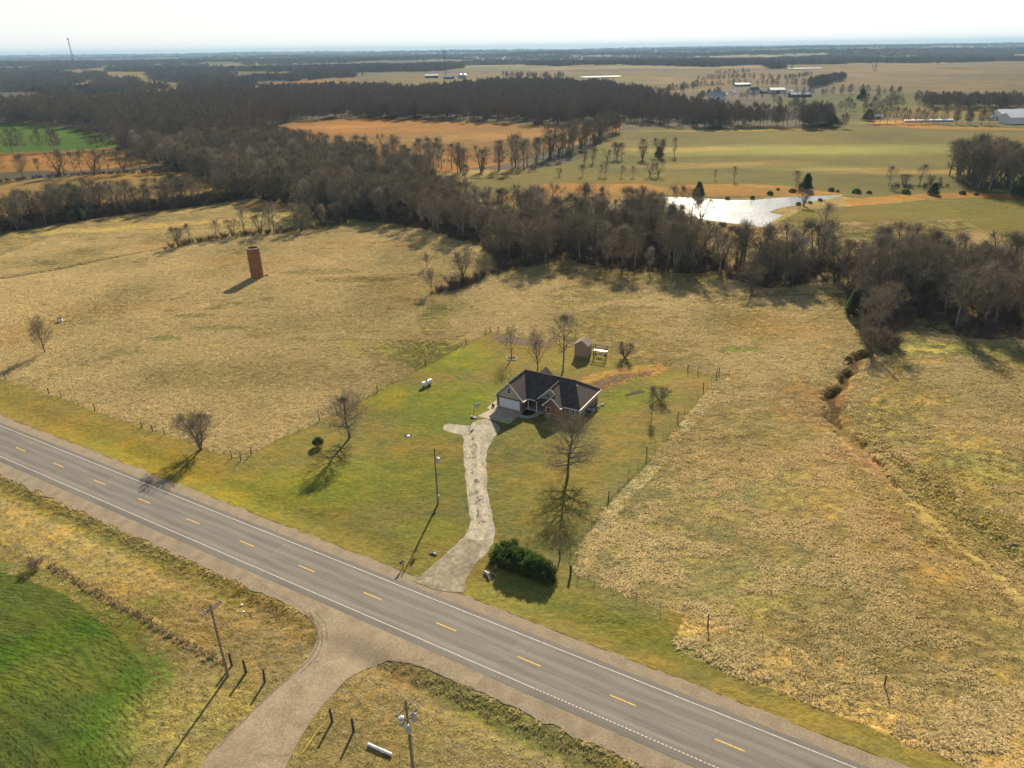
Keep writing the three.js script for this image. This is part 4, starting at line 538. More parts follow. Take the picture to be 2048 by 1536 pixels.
// ---------------------------------------------------------------- fences
function fence(name, label, pts, { wood = [], gap = 4, h = 1.35, wires = [.4, .75, 1.1], thick = .085 }) {
  const P0 = at(...pts[0]), f = thing(name, label, 'fence', P0), W = pts.map((q) => at(...q).sub(P0)), isWood = (i) => wood.includes(i), r = rng(pts.length * 31 + pts[0][0]);
  const foot = (p) => { const q = p.clone(); q.y = H(q.x + P0.x, q.z + P0.z) - P0.y; return q; }, strands = wires.map(() => []);
  const post = (p, w) => { const lean = V((r() - .5) * .12, 1, (r() - .5) * .12), top = p.clone().addScaledVector(lean, h * (w ? 1.08 + .15 * r() : .95)); part(w ? 'wooden_post' : 'steel_post', w ? beam(p.clone().add(V(0, -.1, 0)), top, thick * 1.15, thick, 8) : beam(p.clone().add(V(0, -.1, 0)), top, .03, .028, 4), w ? M.wood : steel, f); };
  const steel = std(rgb(.1, .085, .07), .8);
  for (let i = 0; i < W.length; i++) {
    post(foot(W[i]), isWood(i)); if (i + 1 === W.length) break;
    const n = Math.max(1, Math.round(W[i].distanceTo(W[i + 1]) / gap));
    for (let k = 0; k < n; k++) { const a = foot(W[i].clone().lerp(W[i + 1], k / n)), b = foot(W[i].clone().lerp(W[i + 1], (k + 1) / n)); if (k) post(a, false); wires.forEach((y, j) => strands[j].push(beam(a.clone().add(V(0, y, 0)), b.clone().add(V(0, y, 0)), .006, .006, 3))); }
  }
  for (const s of strands) part('wire', s, steel, f);
  return f;
}
fence('pasture_fence', 'wire fence with wooden posts between left pasture and roadside verge', [[-60, 740], [11.5, 758], [97.6, 788], [122.8, 795], [190.6, 821], [284.4, 855.7], [305.7, 862.8], [328.7, 869.4], [426, 902], [463.5, 915.8], [482.6, 921.6]], { wood: [0, 1, 2, 3, 4, 5, 6, 7, 9, 10], gap: 5 });
fence('pasture_fence', 'wire fence along the left edge of the house lawn', [[503, 909], [639.7, 842.6], [755, 783.5], [851, 731], [931.8, 690.4], [971.7, 669], [981, 664]], { wood: [0, 1, 2, 3, 4, 5, 6], gap: 6 });
fence('pasture_fence', 'wire fence behind the garden shed along the back of the lawn', [[995.9, 664.8], [1100, 684], [1240, 716], [1340, 736], [1375.4, 741.5], [1395.3, 746], [1432.5, 752.5]], { wood: [0, 4, 5, 6], gap: 5 });
fence('pasture_fence', 'wire fence with dark posts along the right edge of the house lawn', [[1437.5, 749], [1406.6, 779], [1355.2, 839], [1293.7, 910], [1216.7, 998.5], [1165, 1072], [1141, 1110]], { wood: [0, 1, 2, 3, 4], gap: 4.2, h: 1.5 });
fence('pasture_fence', 'wire fence along the highway side of the right pasture', [[1142, 1150], [1156.8, 1156.7], [1188.8, 1165.6], [1227.8, 1179.8], [1273, 1198], [1320, 1216], [1368, 1228], [1415.8, 1248.5], [1468, 1262], [1581, 1301], [1641, 1325], [1706, 1349], [1768.7, 1373], [1838, 1396], [1906, 1418], [1976, 1446], [2090, 1490]], { wood: [0, 7, 12], gap: 4.5, h: 1.45 });
fence('corner_fence', 'braced corner of old wooden posts beside the evergreen hedge', [[1104, 1141], [1110, 1149], [1120, 1118], [1141, 1149]], { wood: [0, 1, 2, 3], gap: 30, h: 1.5, wires: [.5, 1.2], thick: .1 });
fence('field_fence', 'old wooden posts and sagging wire left of the gravel road', [[464, 1331.6], [492.7, 1345.6], [529.4, 1364.4]], { wood: [0, 1, 2], gap: 30, h: 1.8, wires: [.5, 1, 1.4], thick: .14 });
fence('field_fence', 'thin wire fence buried in grass between verge and green crop', [[30, 1098], [100, 1130], [170, 1172], [240, 1212], [305, 1248], [380, 1290], [450, 1330]], { wood: [], gap: 5, h: 1.2 });
fence('field_fence', 'old wooden posts beside the gravel road near the bottom edge', [[664.5, 1444], [707.4, 1463.5], [757, 1501], [800, 1526]], { wood: [0, 1], gap: 30, h: 1.8, wires: [.6, 1.2], thick: .14 });

// ---------------------------------------------------------------- far farms
{
  const roofW = std(rgb(.75, .75, .74), .4), wallW = std(rgb(.6, .61, .62), .6), roofG = std(rgb(.25, .28, .31), .5), dk = std(rgb(.05, .055, .065), .8), roofD = std(rgb(.08, .075, .075), .8), gr = std(rgb(.33, .35, .36), .5, { metalness: .3 });
  const shed = (name, label, cat, px, py, L, D, E, R, turn, wall, roof, extra, group) => {
    const p = at(px, py); p.y -= .3; const s = thing(name, label, cat, p, turn, group);
    part('wall', [box(L, E, .2, 0, E / 2, D / 2 - .1), box(L, E, .2, 0, E / 2, -D / 2 + .1), box(.2, E, D - .4, L / 2 - .1, E / 2, 0), box(.2, E, D - .4, -L / 2 + .1, E / 2, 0)], wall, s);
    const gs = new THREE.Shape([[-D / 2, E + .01], [D / 2, E + .01], [0, R - .12]].map((q) => new THREE.Vector2(...q))); for (const k of [-1, 1]) part('gable', new THREE.ExtrudeGeometry(gs, { depth: .2, bevelEnabled: false }).translate(0, 0, -.1).rotateY(Math.PI / 2).translate(k * (L / 2 - .12), 0, 0), wall, s);
    for (const k of [-1, 1]) part('roof_slope', slab([V(-L / 2 - .4, R, 0), V(L / 2 + .4, R, 0), V(L / 2 + .4, E - .1, k * (D / 2 + .5)), V(-L / 2 - .4, E - .1, k * (D / 2 + .5))], .18), roof, s);
    (extra ?? []).forEach(([n, w, hh, x, y]) => part(n, box(w, hh, .16, x, y, D / 2 + .02), n === 'window' ? M.glass : dk, s)); return s;
  };
  const doors = (L, n) => Array.from({ length: n }, (_, i) => ['door', L / n * .6, 3, (i + .5) * L / n - L / 2, 1.6]);
  shed('barn', 'large pale barn with grey roof at the left end of the far farmstead', 'barn', 1433, 199, 22, 12, 6.5, 10.5, .12, wallW, roofG, [['door', 4, 4, 0, 2], ['window', 1.4, 1.2, -6, 4.4], ['window', 1.4, 1.2, 6, 4.4]]);
  shed('machine_shed', 'long shed with bright white roof at the back of the far farmstead', 'shed', 1484, 172.5, 30, 12, 4, 6.5, .1, gr, roofW, doors(30, 4));
  const hs = shed('farm_house', 'white two storey farmhouse with dark roof in the far farmstead', 'house', 1507, 188, 14, 9, 6.2, 10, .1, wallW, roofD, [['window', 1.2, 1.6, -4.5, 4.6], ['window', 1.2, 1.6, 0, 4.6], ['window', 1.2, 1.6, 4.5, 4.6], ['window', 1.2, 1.6, -4.5, 1.8], ['window', 1.2, 1.6, 4.5, 1.8], ['door', 1.2, 2.2, 0, 1.2]]); part('chimney', box(1, 2.5, 1, 3, 10, 0), M.brick, hs);
  shed('garage_building', 'low dark garage between farmhouse and metal barn of the far farmstead', 'garage', 1530, 186.5, 16, 9, 3.2, 5.5, .1, dk, roofD, doors(16, 2));
  shed('metal_barn', 'grey metal barn with rounded look in the middle of the far farmstead', 'barn', 1552, 187, 24, 14, 6, 9, .05, gr, gr, [['door', 6, 5, 0, 2.5]]);
  shed('low_barn', 'low dark barn under trees at the right end of the far farmstead', 'barn', 1599, 194, 30, 12, 4, 7, .05, dk, roofG, doors(30, 3));
  const r = rng(61), cols = [roofW, gr, wallW, dk, M.rust, std(rgb(.2, .25, .35), .5)];
  for (const [cx, cy, n, w, where] of [[1462, 187, 22, 15, 'in the cluster between barn and house'], [1575, 186, 22, 16, 'in the cluster right of the metal barn']]) for (let i = 0; i < n; i++) { // parked old vehicles
    const ci = (r() * 6) | 0, cn = ['white', 'silver', 'pale grey', 'black', 'rusty', 'blue'][ci], c = thing('parked_car', `${cn} old vehicle ${where} of the far farmstead`, 'car', at(cx + (r() - .5) * w * 1.5, cy + (r() - .5) * 8), r() * 6, `${cn} old vehicles ${where}`), m = cols[ci];
    part('body', box(4.6, .8, 1.9, 0, .8, 0), m, c); part('cabin', new THREE.CylinderGeometry(1.1, 1.6, .75, 4, 1).rotateY(Math.PI / 4).scale(1.1, 1, .72).translate(-.1, 1.55, 0), m, c); for (const x of [-1.5, 1.5]) part('wheel', cyl(.36, .36, 1.95, 0, 0, 0, 10).translate(0, -.975, 0).rotateX(Math.PI / 2).translate(x, .36, 0), M.black, c);
  }
  shed('dark_barn', 'long dark barn with sunlit roof at the left of the hilltop farm', 'barn', 863.5, 156, 34, 16, 6, 10, .15, dk, roofW, doors(34, 3));
  shed('farm_house', 'farmhouse with pale roof in the middle of the hilltop farm', 'house', 898, 158, 24, 12, 5, 9, -.3, dk, roofW, [['window', 2, 2, -6, 2.6], ['window', 2, 2, 6, 2.6], ['door', 2, 3, 0, 1.6]]);
  for (const [x, w] of [[920.5, 'left'], [928.5, 'right']]) { const b = thing('grain_bin', `${w} one of the two steel grain bins at the hilltop farm`, 'grain bin', at(x, 157)); part('shell', cyl(6, 6, 9, 0, -.3, 0, 28), gr, b); part('roof', cyl(6.2, .6, 3.4, 0, 8.7, 0, 28), roofW, b); part('door', box(1.4, 2.4, .2, 0, 1.2, 6), dk, b); }
  shed('poultry_house', 'rear long white shed with bright roof at the right edge of the picture', 'shed', 2034, 238, 46, 14, 6, 9.5, .1, wallW, roofW, [['door', 5, 4, 0, 2]]);
  shed('poultry_house', 'front long white shed at the right edge of the picture', 'shed', 2052, 246, 44, 14, 6, 9.5, .1, wallW, roofW, [['door', 5, 4, 0, 2]]);
  shed('mobile_home', 'small pale trailer house left of the long white sheds', 'trailer', 1990, 239.5, 14, 5, 3, 3.8, .1, wallW, gr, [['window', 1.6, 1, -3, 1.8], ['window', 1.6, 1, 3, 1.8], ['door', 1, 2, 0, 1.2]]);
  { const s = thing('plastic_tunnel', 'long pale wrapped bale row behind thin trees at the right', 'bales', at(1860, 244), .05); for (let i = 0; i < 22; i++) part('bale', new THREE.SphereGeometry(1.5, 12, 8).scale(.95, .85, 1).translate((i - 11) * 2.2, 1.1, .3 * Math.sin(i * 3)), roofW, s); }
  shed('field_shed', 'small white shed by dark evergreens at the edge of the orange field', 'shed', 1752, 238, 12, 6, 3, 4.5, .05, wallW, roofW, [['door', 3, 2.4, 0, 1.3]]);
  shed('field_shed', 'pale far shed below the woods at the upper right', 'shed', 1964, 121.5, 40, 20, 8, 12, .05, wallW, roofW, [['door', 8, 5, 0, 3]]);
  const tower = (px, py, hh, w, label) => { const p = at(px, py), t = thing('radio_mast', label, 'tower', p), legs = [0, 1, 2].map((i) => V(Math.cos(i * 2.094), 0, Math.sin(i * 2.094))); const m = std(rgb(.1, .1, .11), .7); for (const l of legs) part('leg', beam(l.clone().multiplyScalar(w), l.clone().multiplyScalar(w * .35).setY(hh), w * .13, w * .1, 5), m, t); const br = []; for (let k = 0; k < 12; k++) for (let i = 0; i < 3; i++) { const a = legs[i].clone().multiplyScalar(lerp(w, w * .35, k / 12)).setY(hh * k / 12), b = legs[(i + 1) % 3].clone().multiplyScalar(lerp(w, w * .35, (k + 1) / 12)).setY(hh * (k + 1) / 12); br.push(beam(a, b, w * .06, w * .06, 4)); } part('lattice', br, m, t); part('antenna', [box(w * 2.2, w * .5, w * .5, 0, hh, 0), cyl(w * .1, w * .08, hh * .05, 0, hh, 0, 6)], m, t); };
  tower(151, 139, 125, 5, 'tall lattice radio mast on the skyline at the upper left'); tower(891, 156, 62, 3, 'lattice mast behind the hilltop farm'); tower(1750, 143, 45, 2.6, 'lattice mast standing alone in the far stubble field');
}

// ---------------------------------------------------------------- trees
const bark = (r, g, b) => std(rgb(r, g, b), 0.95);
const BARK = [bark(.15, .132, .108), bark(.11, .096, .08), bark(.24, .222, .19)], TWIG = [bark(.225, .195, .132), bark(.245, .205, .142), bark(.19, .17, .122), bark(.26, .19, .145), bark(.29, .275, .15), bark(.33, .295, .225)];
class Mesher { constructor() { this.p = []; this.n = []; this.i = []; }
  geo() { const g = new THREE.BufferGeometry(); g.setAttribute('position', new THREE.Float32BufferAttribute(this.p, 3)); g.setAttribute('normal', new THREE.Float32BufferAttribute(this.n, 3)); g.setIndex(this.i); return g; }
  tube(pts, rad, sides) { const base = this.p.length / 3, t = V(0, 0, 0), a = V(0, 0, 0), b = V(0, 0, 0); for (let k = 0; k < pts.length; k++) { t.subVectors(pts[Math.min(k + 1, pts.length - 1)], pts[Math.max(k - 1, 0)]).normalize(); a.set(Math.abs(t.y) > .9 ? 1 : 0, Math.abs(t.y) > .9 ? 0 : 1, 0).cross(t).normalize(); b.crossVectors(t, a); for (let s = 0; s < sides; s++) { const q = s / sides * 6.2832, c = Math.cos(q), d = Math.sin(q), nx = a.x * c + b.x * d, ny = a.y * c + b.y * d, nz = a.z * c + b.z * d; this.p.push(pts[k].x + nx * rad[k], pts[k].y + ny * rad[k], pts[k].z + nz * rad[k]); this.n.push(nx, ny, nz); } if (k) for (let s = 0; s < sides; s++) { const u = base + (k - 1) * sides + s, v = base + (k - 1) * sides + (s + 1) % sides; this.i.push(u, v, u + sides, v, v + sides, u + sides); } } }
  blade(a, d, L, w, r) { const x = V(r() - .5, r() - .5, r() - .5).cross(d).normalize().multiplyScalar(w / 2), n = x.clone().cross(d).normalize(); if (n.y < 0) { n.negate(); x.negate(); } const k = this.p.length / 3, e = a.clone().addScaledVector(d, L); this.p.push(a.x - x.x, a.y - x.y, a.z - x.z, a.x + x.x, a.y + x.y, a.z + x.z, e.x, e.y, e.z); for (let q = 0; q < 3; q++) this.n.push(n.x, n.y, n.z); this.i.push(k, k + 1, k + 2); } }
function turned(d, ang, az) { const a = (Math.abs(d.y) > .95 ? V(1, 0, 0) : V(0, 1, 0)).cross(d).normalize(), b = d.clone().cross(a); return d.clone().multiplyScalar(Math.cos(ang)).addScaledVector(a, Math.sin(ang) * Math.cos(az)).addScaledVector(b, Math.sin(ang) * Math.sin(az)).normalize(); }
// a bare tree as two geometries: wood (trunk and limbs) and crown (branches and twigs)
function bareTree(o) {
  const r = rng(o.seed), W = new Mesher(), C = new Mesher(), D = { stems: 1, clear: .2, leader: 1, ang: [1.3, .5], n: [14, 8, 6], tw: 4, lr: [.5, .42, .4], trop: [.02, .1, .08, .04], wig: .16, r: .018, stemAng: 0, tip: .045, twL: .07, sides: [8, 5, 4], profile: (t) => Math.sin(Math.PI * Math.pow(clamp(t), .8)) * .75 + .25 * (1 - t), ...o };
  const Hh = D.h;
  function branch(p, d, L, rad, lv) {
    const n = lv === 0 ? 9 : lv === 1 ? 6 : 4, pts = [p.clone()], rr = [rad], dir = d.clone(), dirs = [d.clone()];
    for (let k = 1; k <= n; k++) { dir.x += (r() - .5) * D.wig * (lv ? 1.5 : .7); dir.z += (r() - .5) * D.wig * (lv ? 1.5 : .7); dir.y += (r() - .5) * D.wig + D.trop[lv]; dir.normalize(); pts.push(pts[k - 1].clone().addScaledVector(dir, L / n)); rr.push(Math.max(rad * (1 - .86 * k / n), .008)); dirs.push(dir.clone()); }
    (lv < 2 ? W : C).tube(pts, rr, D.sides[Math.min(lv, 2)]);
    const posAt = (t) => { const f = t * n, k = Math.min(Math.floor(f), n - 1); return [pts[k].clone().lerp(pts[k + 1], f - k), dirs[k + 1], lerp(rr[k], rr[k + 1], f - k)]; };
    if (lv < 3 && lv < D.n.length) {
      const cnt = D.n[lv]; let az = r() * 6.3; const t0 = lv === 0 ? D.clear : .22;
      for (let c = 0; c < cnt; c++) { const u = (c + r() * .8) / cnt, t = t0 + (1 - t0) * u * (lv ? .98 : .86); az += 2.4 + (r() - .5) * .7; const [q, dd, rq] = posAt(t), ang = (lv === 0 ? lerp(D.ang[0], D.ang[1], u) : .55 + r() * .45) + (r() - .5) * .25; const len = lv === 0 ? Hh * D.lr[0] * D.profile(u) * (.8 + .35 * r()) : L * D.lr[lv] * (1.15 - .6 * t) * (.7 + .6 * r()); branch(q, turned(dd, ang, az), Math.max(len, .3), Math.min(rq * .62, rad * .5), lv + 1); }
    }
    if (lv >= Math.min(2, D.n.length)) for (let c = 0; c < D.tw + (lv === 3 ? 1 : 0); c++) { const [q, dd] = posAt(.25 + .75 * r()); C.blade(q, turned(dd, .3 + r() * .7, r() * 6.3), Hh * D.twL * (.6 + .8 * r()), D.tip, r); }
  }
  for (let s = 0; s < D.stems; s++) { const d = turned(V(0, 1, 0), D.stems > 1 ? D.stemAng * (.5 + .8 * r()) : .04 * r(), s * 6.283 / D.stems + r()); branch(V(D.stems > 1 ? .12 * Math.cos(s * 2) : 0, -.15, D.stems > 1 ? .12 * Math.sin(s * 2) : 0), d, Hh * D.leader * (D.stems > 1 ? .75 + .25 * r() : 1), Hh * D.r, 0); }
  const f = C.p; let top = 0; for (let i = 1; i < f.length; i += 3) if (f[i] > top) top = f[i]; const k = Hh / top; for (const m of [W, C]) for (let i = 0; i < m.p.length; i++) m.p[i] *= k;
  return [W.geo(), C.geo()];
}
function tree(name, label, p, geos, bm, tm, turn = 0, group) { const t = thing(name, label, 'tree', p, turn, group); part('trunk', geos[0], bm, t); part('crown', geos[1], tm, t); return t; }
// the single trees of the lawn and pastures
const PIN = { clear: .2, ang: [1.5, .45], n: [30, 11, 6], tw: 2, lr: [.44, .5, .45], trop: [.0, .07, .03, .02], tip: .028, twL: .06, r: .021, wig: .26, leader: .9 };
const VASE = { clear: .16, leader: .8, ang: [.75, .3], n: [14, 8, 5], tw: 2, lr: [.62, .42, .4], trop: [0, .08, .06, .03], tip: .03, twL: .07, r: .018, profile: (t) => 1 - .45 * t };
tree('oak_tree', 'tall bare oak with straight trunk on the front lawn before the house', at(1135, 955), bareTree({ ...PIN, h: 13.8, seed: 11, r: .022, lr: [.45, .5, .45], ang: [1.65, .7], profile: (t) => .5 + .55 * Math.sin(Math.PI * Math.pow(t, .8)) - .05 * t }), BARK[1], TWIG[0]);
tree('oak_tree', 'bare oak on the front lawn left of the driveway', at(699, 876), bareTree({ ...PIN, h: 11.6, seed: 12, ang: [1.6, .6], n: [30, 9, 5] }), BARK[1], TWIG[1]);
tree('spreading_tree', 'wide bare tree with forked trunk at the roadside fence', at(402, 899), bareTree({ h: 9.4, seed: 13, stems: 3, stemAng: .3, clear: .25, leader: .9, ang: [1.0, .5], n: [10, 8, 6], tw: 3, lr: [.5, .47, .42], trop: [.01, .06, .05, .03], r: .025, tip: .028 }), BARK[0], TWIG[1]);
tree('oval_tree', 'bare round headed tree in the left pasture near the highway fence', at(90, 704), bareTree({ ...VASE, h: 10.4, seed: 14, n: [20, 9, 6], tip: .035 }), BARK[1], TWIG[1]);
tree('yard_tree', 'leftmost of the three bare trees behind the house with stone ring', at(1023, 717), bareTree({ ...VASE, h: 9.4, seed: 15, clear: .24, ang: [.85, .4], n: [10, 7, 5], tw: 3 }), BARK[0], TWIG[2]);
tree('yard_tree', 'reddish vase shaped bare tree close behind the house roof', at(1075, 742), bareTree({ ...VASE, h: 12.2, seed: 16, ang: [.5, .2], lr: [.66, .4, .38], n: [17, 8, 5], r: .015 }), BARK[0], TWIG[3]);
tree('yard_tree', 'tallest bare tree behind the house with straight trunk left of the shed', at(1126, 742), bareTree({ ...PIN, h: 15, seed: 17, clear: .3, ang: [1.05, .65], n: [18, 8, 5], lr: [.38, .45, .4], trop: [0, .1, .05, .02], tw: 2, r: .013 }), BARK[0], TWIG[2]);
tree('young_tree', 'slender young bare tree on the right lawn inside the fence', at(1303.5, 826), bareTree({ ...VASE, h: 7, seed: 18, clear: .3, ang: [.6, .25], n: [10, 5, 4], lr: [.3, .4, .4], tw: 2, r: .012 }), BARK[0], TWIG[2]);
const shrub = (label, p, h, seed, tw = TWIG[2], spread = .65) => tree('bare_shrub', label, p, bareTree({ h, seed, stems: 9, stemAng: spread, clear: .2, leader: .75, ang: [.7, .35], n: [6, 5], tw: 6, lr: [.42, .4, .4], r: .016, tip: .03, twL: .1, trop: [.05, .05, .05, .05], sides: [5, 4, 3] }), BARK[1], tw);
shrub('round bare shrub on the lawn between pergola and orange grass', at(1250, 717), 4.6, 21); shrub('grey bare shrub behind the slender young tree', at(1320.5, 801), 3.6, 22); shrub('low bare bush in the ditch of the middle pasture', at(905, 572), 4.6, 23, TWIG[3], .95); shrub('twiggy dry shrub in the near verge above the crop field', at(71, 1135), 2.0, 24, TWIG[3], .8);
tree('pasture_tree', 'small bare tree at the end of the pasture ditch', at(864.6, 586), bareTree({ ...VASE, h: 8.4, seed: 25, n: [12, 7, 5], tip: .06 }), BARK[1], TWIG[1]);
tree('pasture_tree', 'smallest bare tree standing alone in the middle pasture', at(853, 535), bareTree({ ...VASE, h: 5.6, seed: 26, n: [10, 6, 4], tip: .06 }), BARK[1], TWIG[2]);
tree('pasture_tree', 'multi stemmed bare tree behind the low bush in the pasture ditch', at(926, 558), bareTree({ ...VASE, h: 11, seed: 27, stems: 3, stemAng: .25, n: [9, 7, 5], tip: .06 }), BARK[1], TWIG[2]);
tree('pasture_tree', 'thin bare tree between pasture ditch and creek wood', at(969, 549), bareTree({ ...VASE, h: 9, seed: 28, n: [10, 6, 4], tip: .06 }), BARK[0], TWIG[2]);
{ // evergreens: leaf sprays through the volume
  const leaf = (r, g, b) => new THREE.MeshPhysicalMaterial({ color: rgb(r, g, b), roughness: 1, transmission: .4, thickness: 0, specularIntensity: .3 }), leafMat = [leaf(.075, .12, .022), leaf(.085, .12, .045)];
  const sprays = (n, seed, place, L, w) => { const r = rng(seed), m = new Mesher(); for (let i = 0; i < n; i++) { const [p, out] = place(r); for (let k = 0; k < 6; k++) { const d = turned(out, .25 + r() * .75, r() * 6.3); d.y += .25; m.blade(p.clone().add(V((r() - .5) * .3, (r() - .5) * .3, (r() - .5) * .3)), d.normalize(), L * (.6 + .8 * r()), w, r); } } return m.geo(); };
  const a = at(1003, 1122), b = at(1093, 1151), c = a.clone().add(b).multiplyScalar(.5), ax = b.clone().sub(a), len = ax.length() + 1.6, t = thing('evergreen_hedge', 'dense dark green evergreen bushes grown together beside the driveway', 'hedge', c, -Math.atan2(ax.z, ax.x));
  const lobes = [[-3.2, 1.5, 2.5, 3.1], [-1.6, .0, 2.4, 2.8], [-.4, .7, 2.5, 2.8], [1.2, -.2, 2.2, 2.5], [2.6, .1, 2.0, 2.4], [3.9, -.3, 1.6, 2.1]].map(([x, z, rr, h]) => [x * len / 9.2, z * -.6 + .2, rr * .88, h * .98]);
  const HR = rng(33), knots = []; for (const [x, z, rr, h] of lobes) for (let i = 0; i < 34; i++) { const th = HR() * 6.3, ph = Math.acos(1 - HR() * .98), d = V(Math.sin(ph) * Math.cos(th), Math.cos(ph), Math.sin(ph) * Math.sin(th)), q = .74 + .3 * HR(); knots.push([V(x + d.x * rr * q, Math.max(.25, d.y * h * q), z + d.z * rr * q), d, .32 + .38 * HR()]); }
  part('foliage', sprays(6000, 31, (r) => { const [p, d, s] = knots[(r() * knots.length) | 0], o = V(r() - .5, r() - .5, r() - .5).normalize(), q = Math.sqrt(r()) * s; return [p.clone().addScaledVector(o, q), d.clone().add(V(0, .5, 0)).addScaledVector(o, .8).normalize()]; }, .34, .085), leafMat[0], t);
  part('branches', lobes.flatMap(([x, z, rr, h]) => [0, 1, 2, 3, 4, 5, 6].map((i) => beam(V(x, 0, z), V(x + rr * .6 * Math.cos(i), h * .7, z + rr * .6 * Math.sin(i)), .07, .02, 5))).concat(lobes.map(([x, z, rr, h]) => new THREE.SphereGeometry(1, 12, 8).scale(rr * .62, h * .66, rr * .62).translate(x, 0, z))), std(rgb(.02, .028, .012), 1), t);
  const cone = (h, w, seed, n = 900) => [sprays(n, seed, (r) => { const y = Math.pow(r(), 1.3), th = r() * 6.3, q = w * Math.pow(1 - y * .96, .75) * (.55 + .45 * r()) * (1 + .5 * noise(th * 1.6 + seed, y * 4)); return [V(Math.cos(th) * q, h * (.08 + .9 * y), Math.sin(th) * q), V(Math.cos(th), .6, Math.sin(th)).normalize()]; }, .12 * h, .035 * h), beam(V(0, -.1, 0), V(0, h * .9, 0), .03 * h, .01 * h, 6)];
  const ever = (label, px, py, h, w, seed, n) => { const [g, s] = cone(h, w, seed, n), e = thing('cedar_tree', label, 'evergreen tree', at(px, py)); part('foliage', g, leafMat[px === 637 ? 0 : 1], e); part('trunk', s, BARK[1], e); };
  { const e = thing('evergreen_bush', 'small dark evergreen bush on the lawn left of the bare oak', 'evergreen bush', at(637, 893)); part('foliage', sprays(420, 41, (q) => { const th = q() * 6.3, ph = Math.acos(q() * 1.3 - .3), d = V(Math.sin(ph) * Math.cos(th), Math.cos(ph), Math.sin(ph) * Math.sin(th)), k = .5 + .5 * q(); return [V(d.x * k * .95, .85 + d.y * k * .95, d.z * k * .95), d]; }, .3, .08), leafMat[0], e); part('trunk', beam(V(0, -.1, 0), V(0, 1, 0), .07, .04, 6), BARK[1], e); }
 
  ever('dark evergreen at the tip of the far bank of the pond', 1612, 380, 8, 3, 42); ever('dark evergreen among the bare trees at the left end of the pond', 1397, 394, 7, 2.6, 43);
  ever('lone dark evergreen below the hedge in the right hay field', 1866, 389, 5.5, 2.8, 44); ever('dark evergreen cut by the right edge of the picture', 2046, 393, 11, 6, 45); ever('dark cedar in the tree strip behind the left pasture', 160, 432, 13, 4.2, 46); ever('green cedar at the inner corner of the right creek wood', 1706, 630, 7, 2.4, 47);
  ever('low dark cedar at the lower edge of the left tree strip', 160, 440, 6, 3, 50); ever('broad dark evergreen at the edge of the far orange field', 1664, 252, 9, 8, 48); ever('dark evergreen beside the small white field shed', 1736, 241, 10, 6, 49);
  ever('tall dark spruce in the green field right of the far farmstead', 1723, 200, 14, 6, 51); ever('dark cedar in the thin tree line above the pond field', 1318, 312, 6, 3, 52);
  const r = rng(66); [[1455, 398], [1505, 397], [1540, 389], [1556, 380], [1662, 382], [1675, 384], [1713, 386], [1738, 387], [1812, 387], [1925, 388], [1952, 390], [1585, 384], [1640, 402], [1620, 407], [1597, 410]].forEach(([x, y]) => { const s = .7 + r() * 1.1, st = beam(V(0, -.1, 0), V(0, 1.2 * s, 0), .06, .03, 5), g = sprays(130, 70 + x, (q) => { const th = q() * 6.3, ph = Math.acos(q()), d = V(Math.sin(ph) * Math.cos(th), Math.cos(ph), Math.sin(ph) * Math.sin(th)), k = (.5 + .5 * q()) * s * 1.1; return [V(d.x * k, d.y * k * .9 + .2, d.z * k), d]; }, .5 * s, .14 * s), e = thing('shrub', 'small dark shrub ' + (x < 1600 && y > 385 ? 'on the far bank of the pond' : x < 1600 ? 'on the slope above the pond' : x < 1645 ? 'on the near right bank of the pond' : x < 1680 ? 'by the narrow right tip of the pond' : x < 1745 ? 'on the field fence just right of the pond' : 'on the field fence below the hay field hedge'), 'shrub', at(x, y), r() * 6, 'small shrubs ' + (x < 1600 && y > 385 ? 'on the far bank' : x < 1600 ? 'on the slope' : x < 1645 ? 'on the near bank' : x < 1680 ? 'by the tip of the pond' : x < 1745 ? 'right of the pond' : 'below the hedge')); part('foliage', g, leafMat[1], e); part('stem', st, BARK[1], e); });
}
// ---------------------------------------------------------------- woods: where each tree stands
const WOODK = { clear: .2, leader: .92, n: [12, 6, 4], tw: 3, lr: [.42, .5, .45], trop: [0, .1, .07, .05], tip: .05, twL: .1, r: .019, sides: [6, 3, 3], wig: .2 };
const protos = [
  { ...WOODK, h: 14, seed: 101, ang: [1.0, .4] }, { ...WOODK, h: 14, seed: 102, ang: [.8, .35], stems: 2, stemAng: .2, n: [8, 6, 4] }, { ...WOODK, h: 14, seed: 103, ang: [1.2, .45], lr: [.4, .45, .42] }, { ...WOODK, h: 14, seed: 104, ang: [.65, .3], lr: [.45, .45, .4] }, { ...WOODK, h: 14, seed: 105, clear: .12, ang: [1.1, .5], stems: 3, stemAng: .32, n: [6, 6, 4], lr: [.42, .45, .42] }, { ...WOODK, h: 14, seed: 106, clear: .4, ang: [.9, .5], lr: [.3, .5, .45] },
].map((o, i) => ({ g: bareTree(o), b: BARK[i % 3], t: TWIG[[0, 2, 1, 5, 0, 2][i]] }));
protos.push({ g: bareTree({ ...WOODK, h: 14, seed: 107, ang: [1.0, .5], tw: 6, tip: .12 }), b: BARK[1], t: TWIG[4] });   // budding, yellowish
protos.push({ g: bareTree({ ...WOODK, h: 14, seed: 108, ang: [1.2, .5], n: [10, 5, 3], tw: 2, tip: .05, r: .016 }), b: std(rgb(.42, .4, .36), .9), t: std(rgb(.33, .3, .26), .9) }); // pale sycamore
const stand = [];   // {x, z, h, k, label, group, big}
const WR = rng(2024);
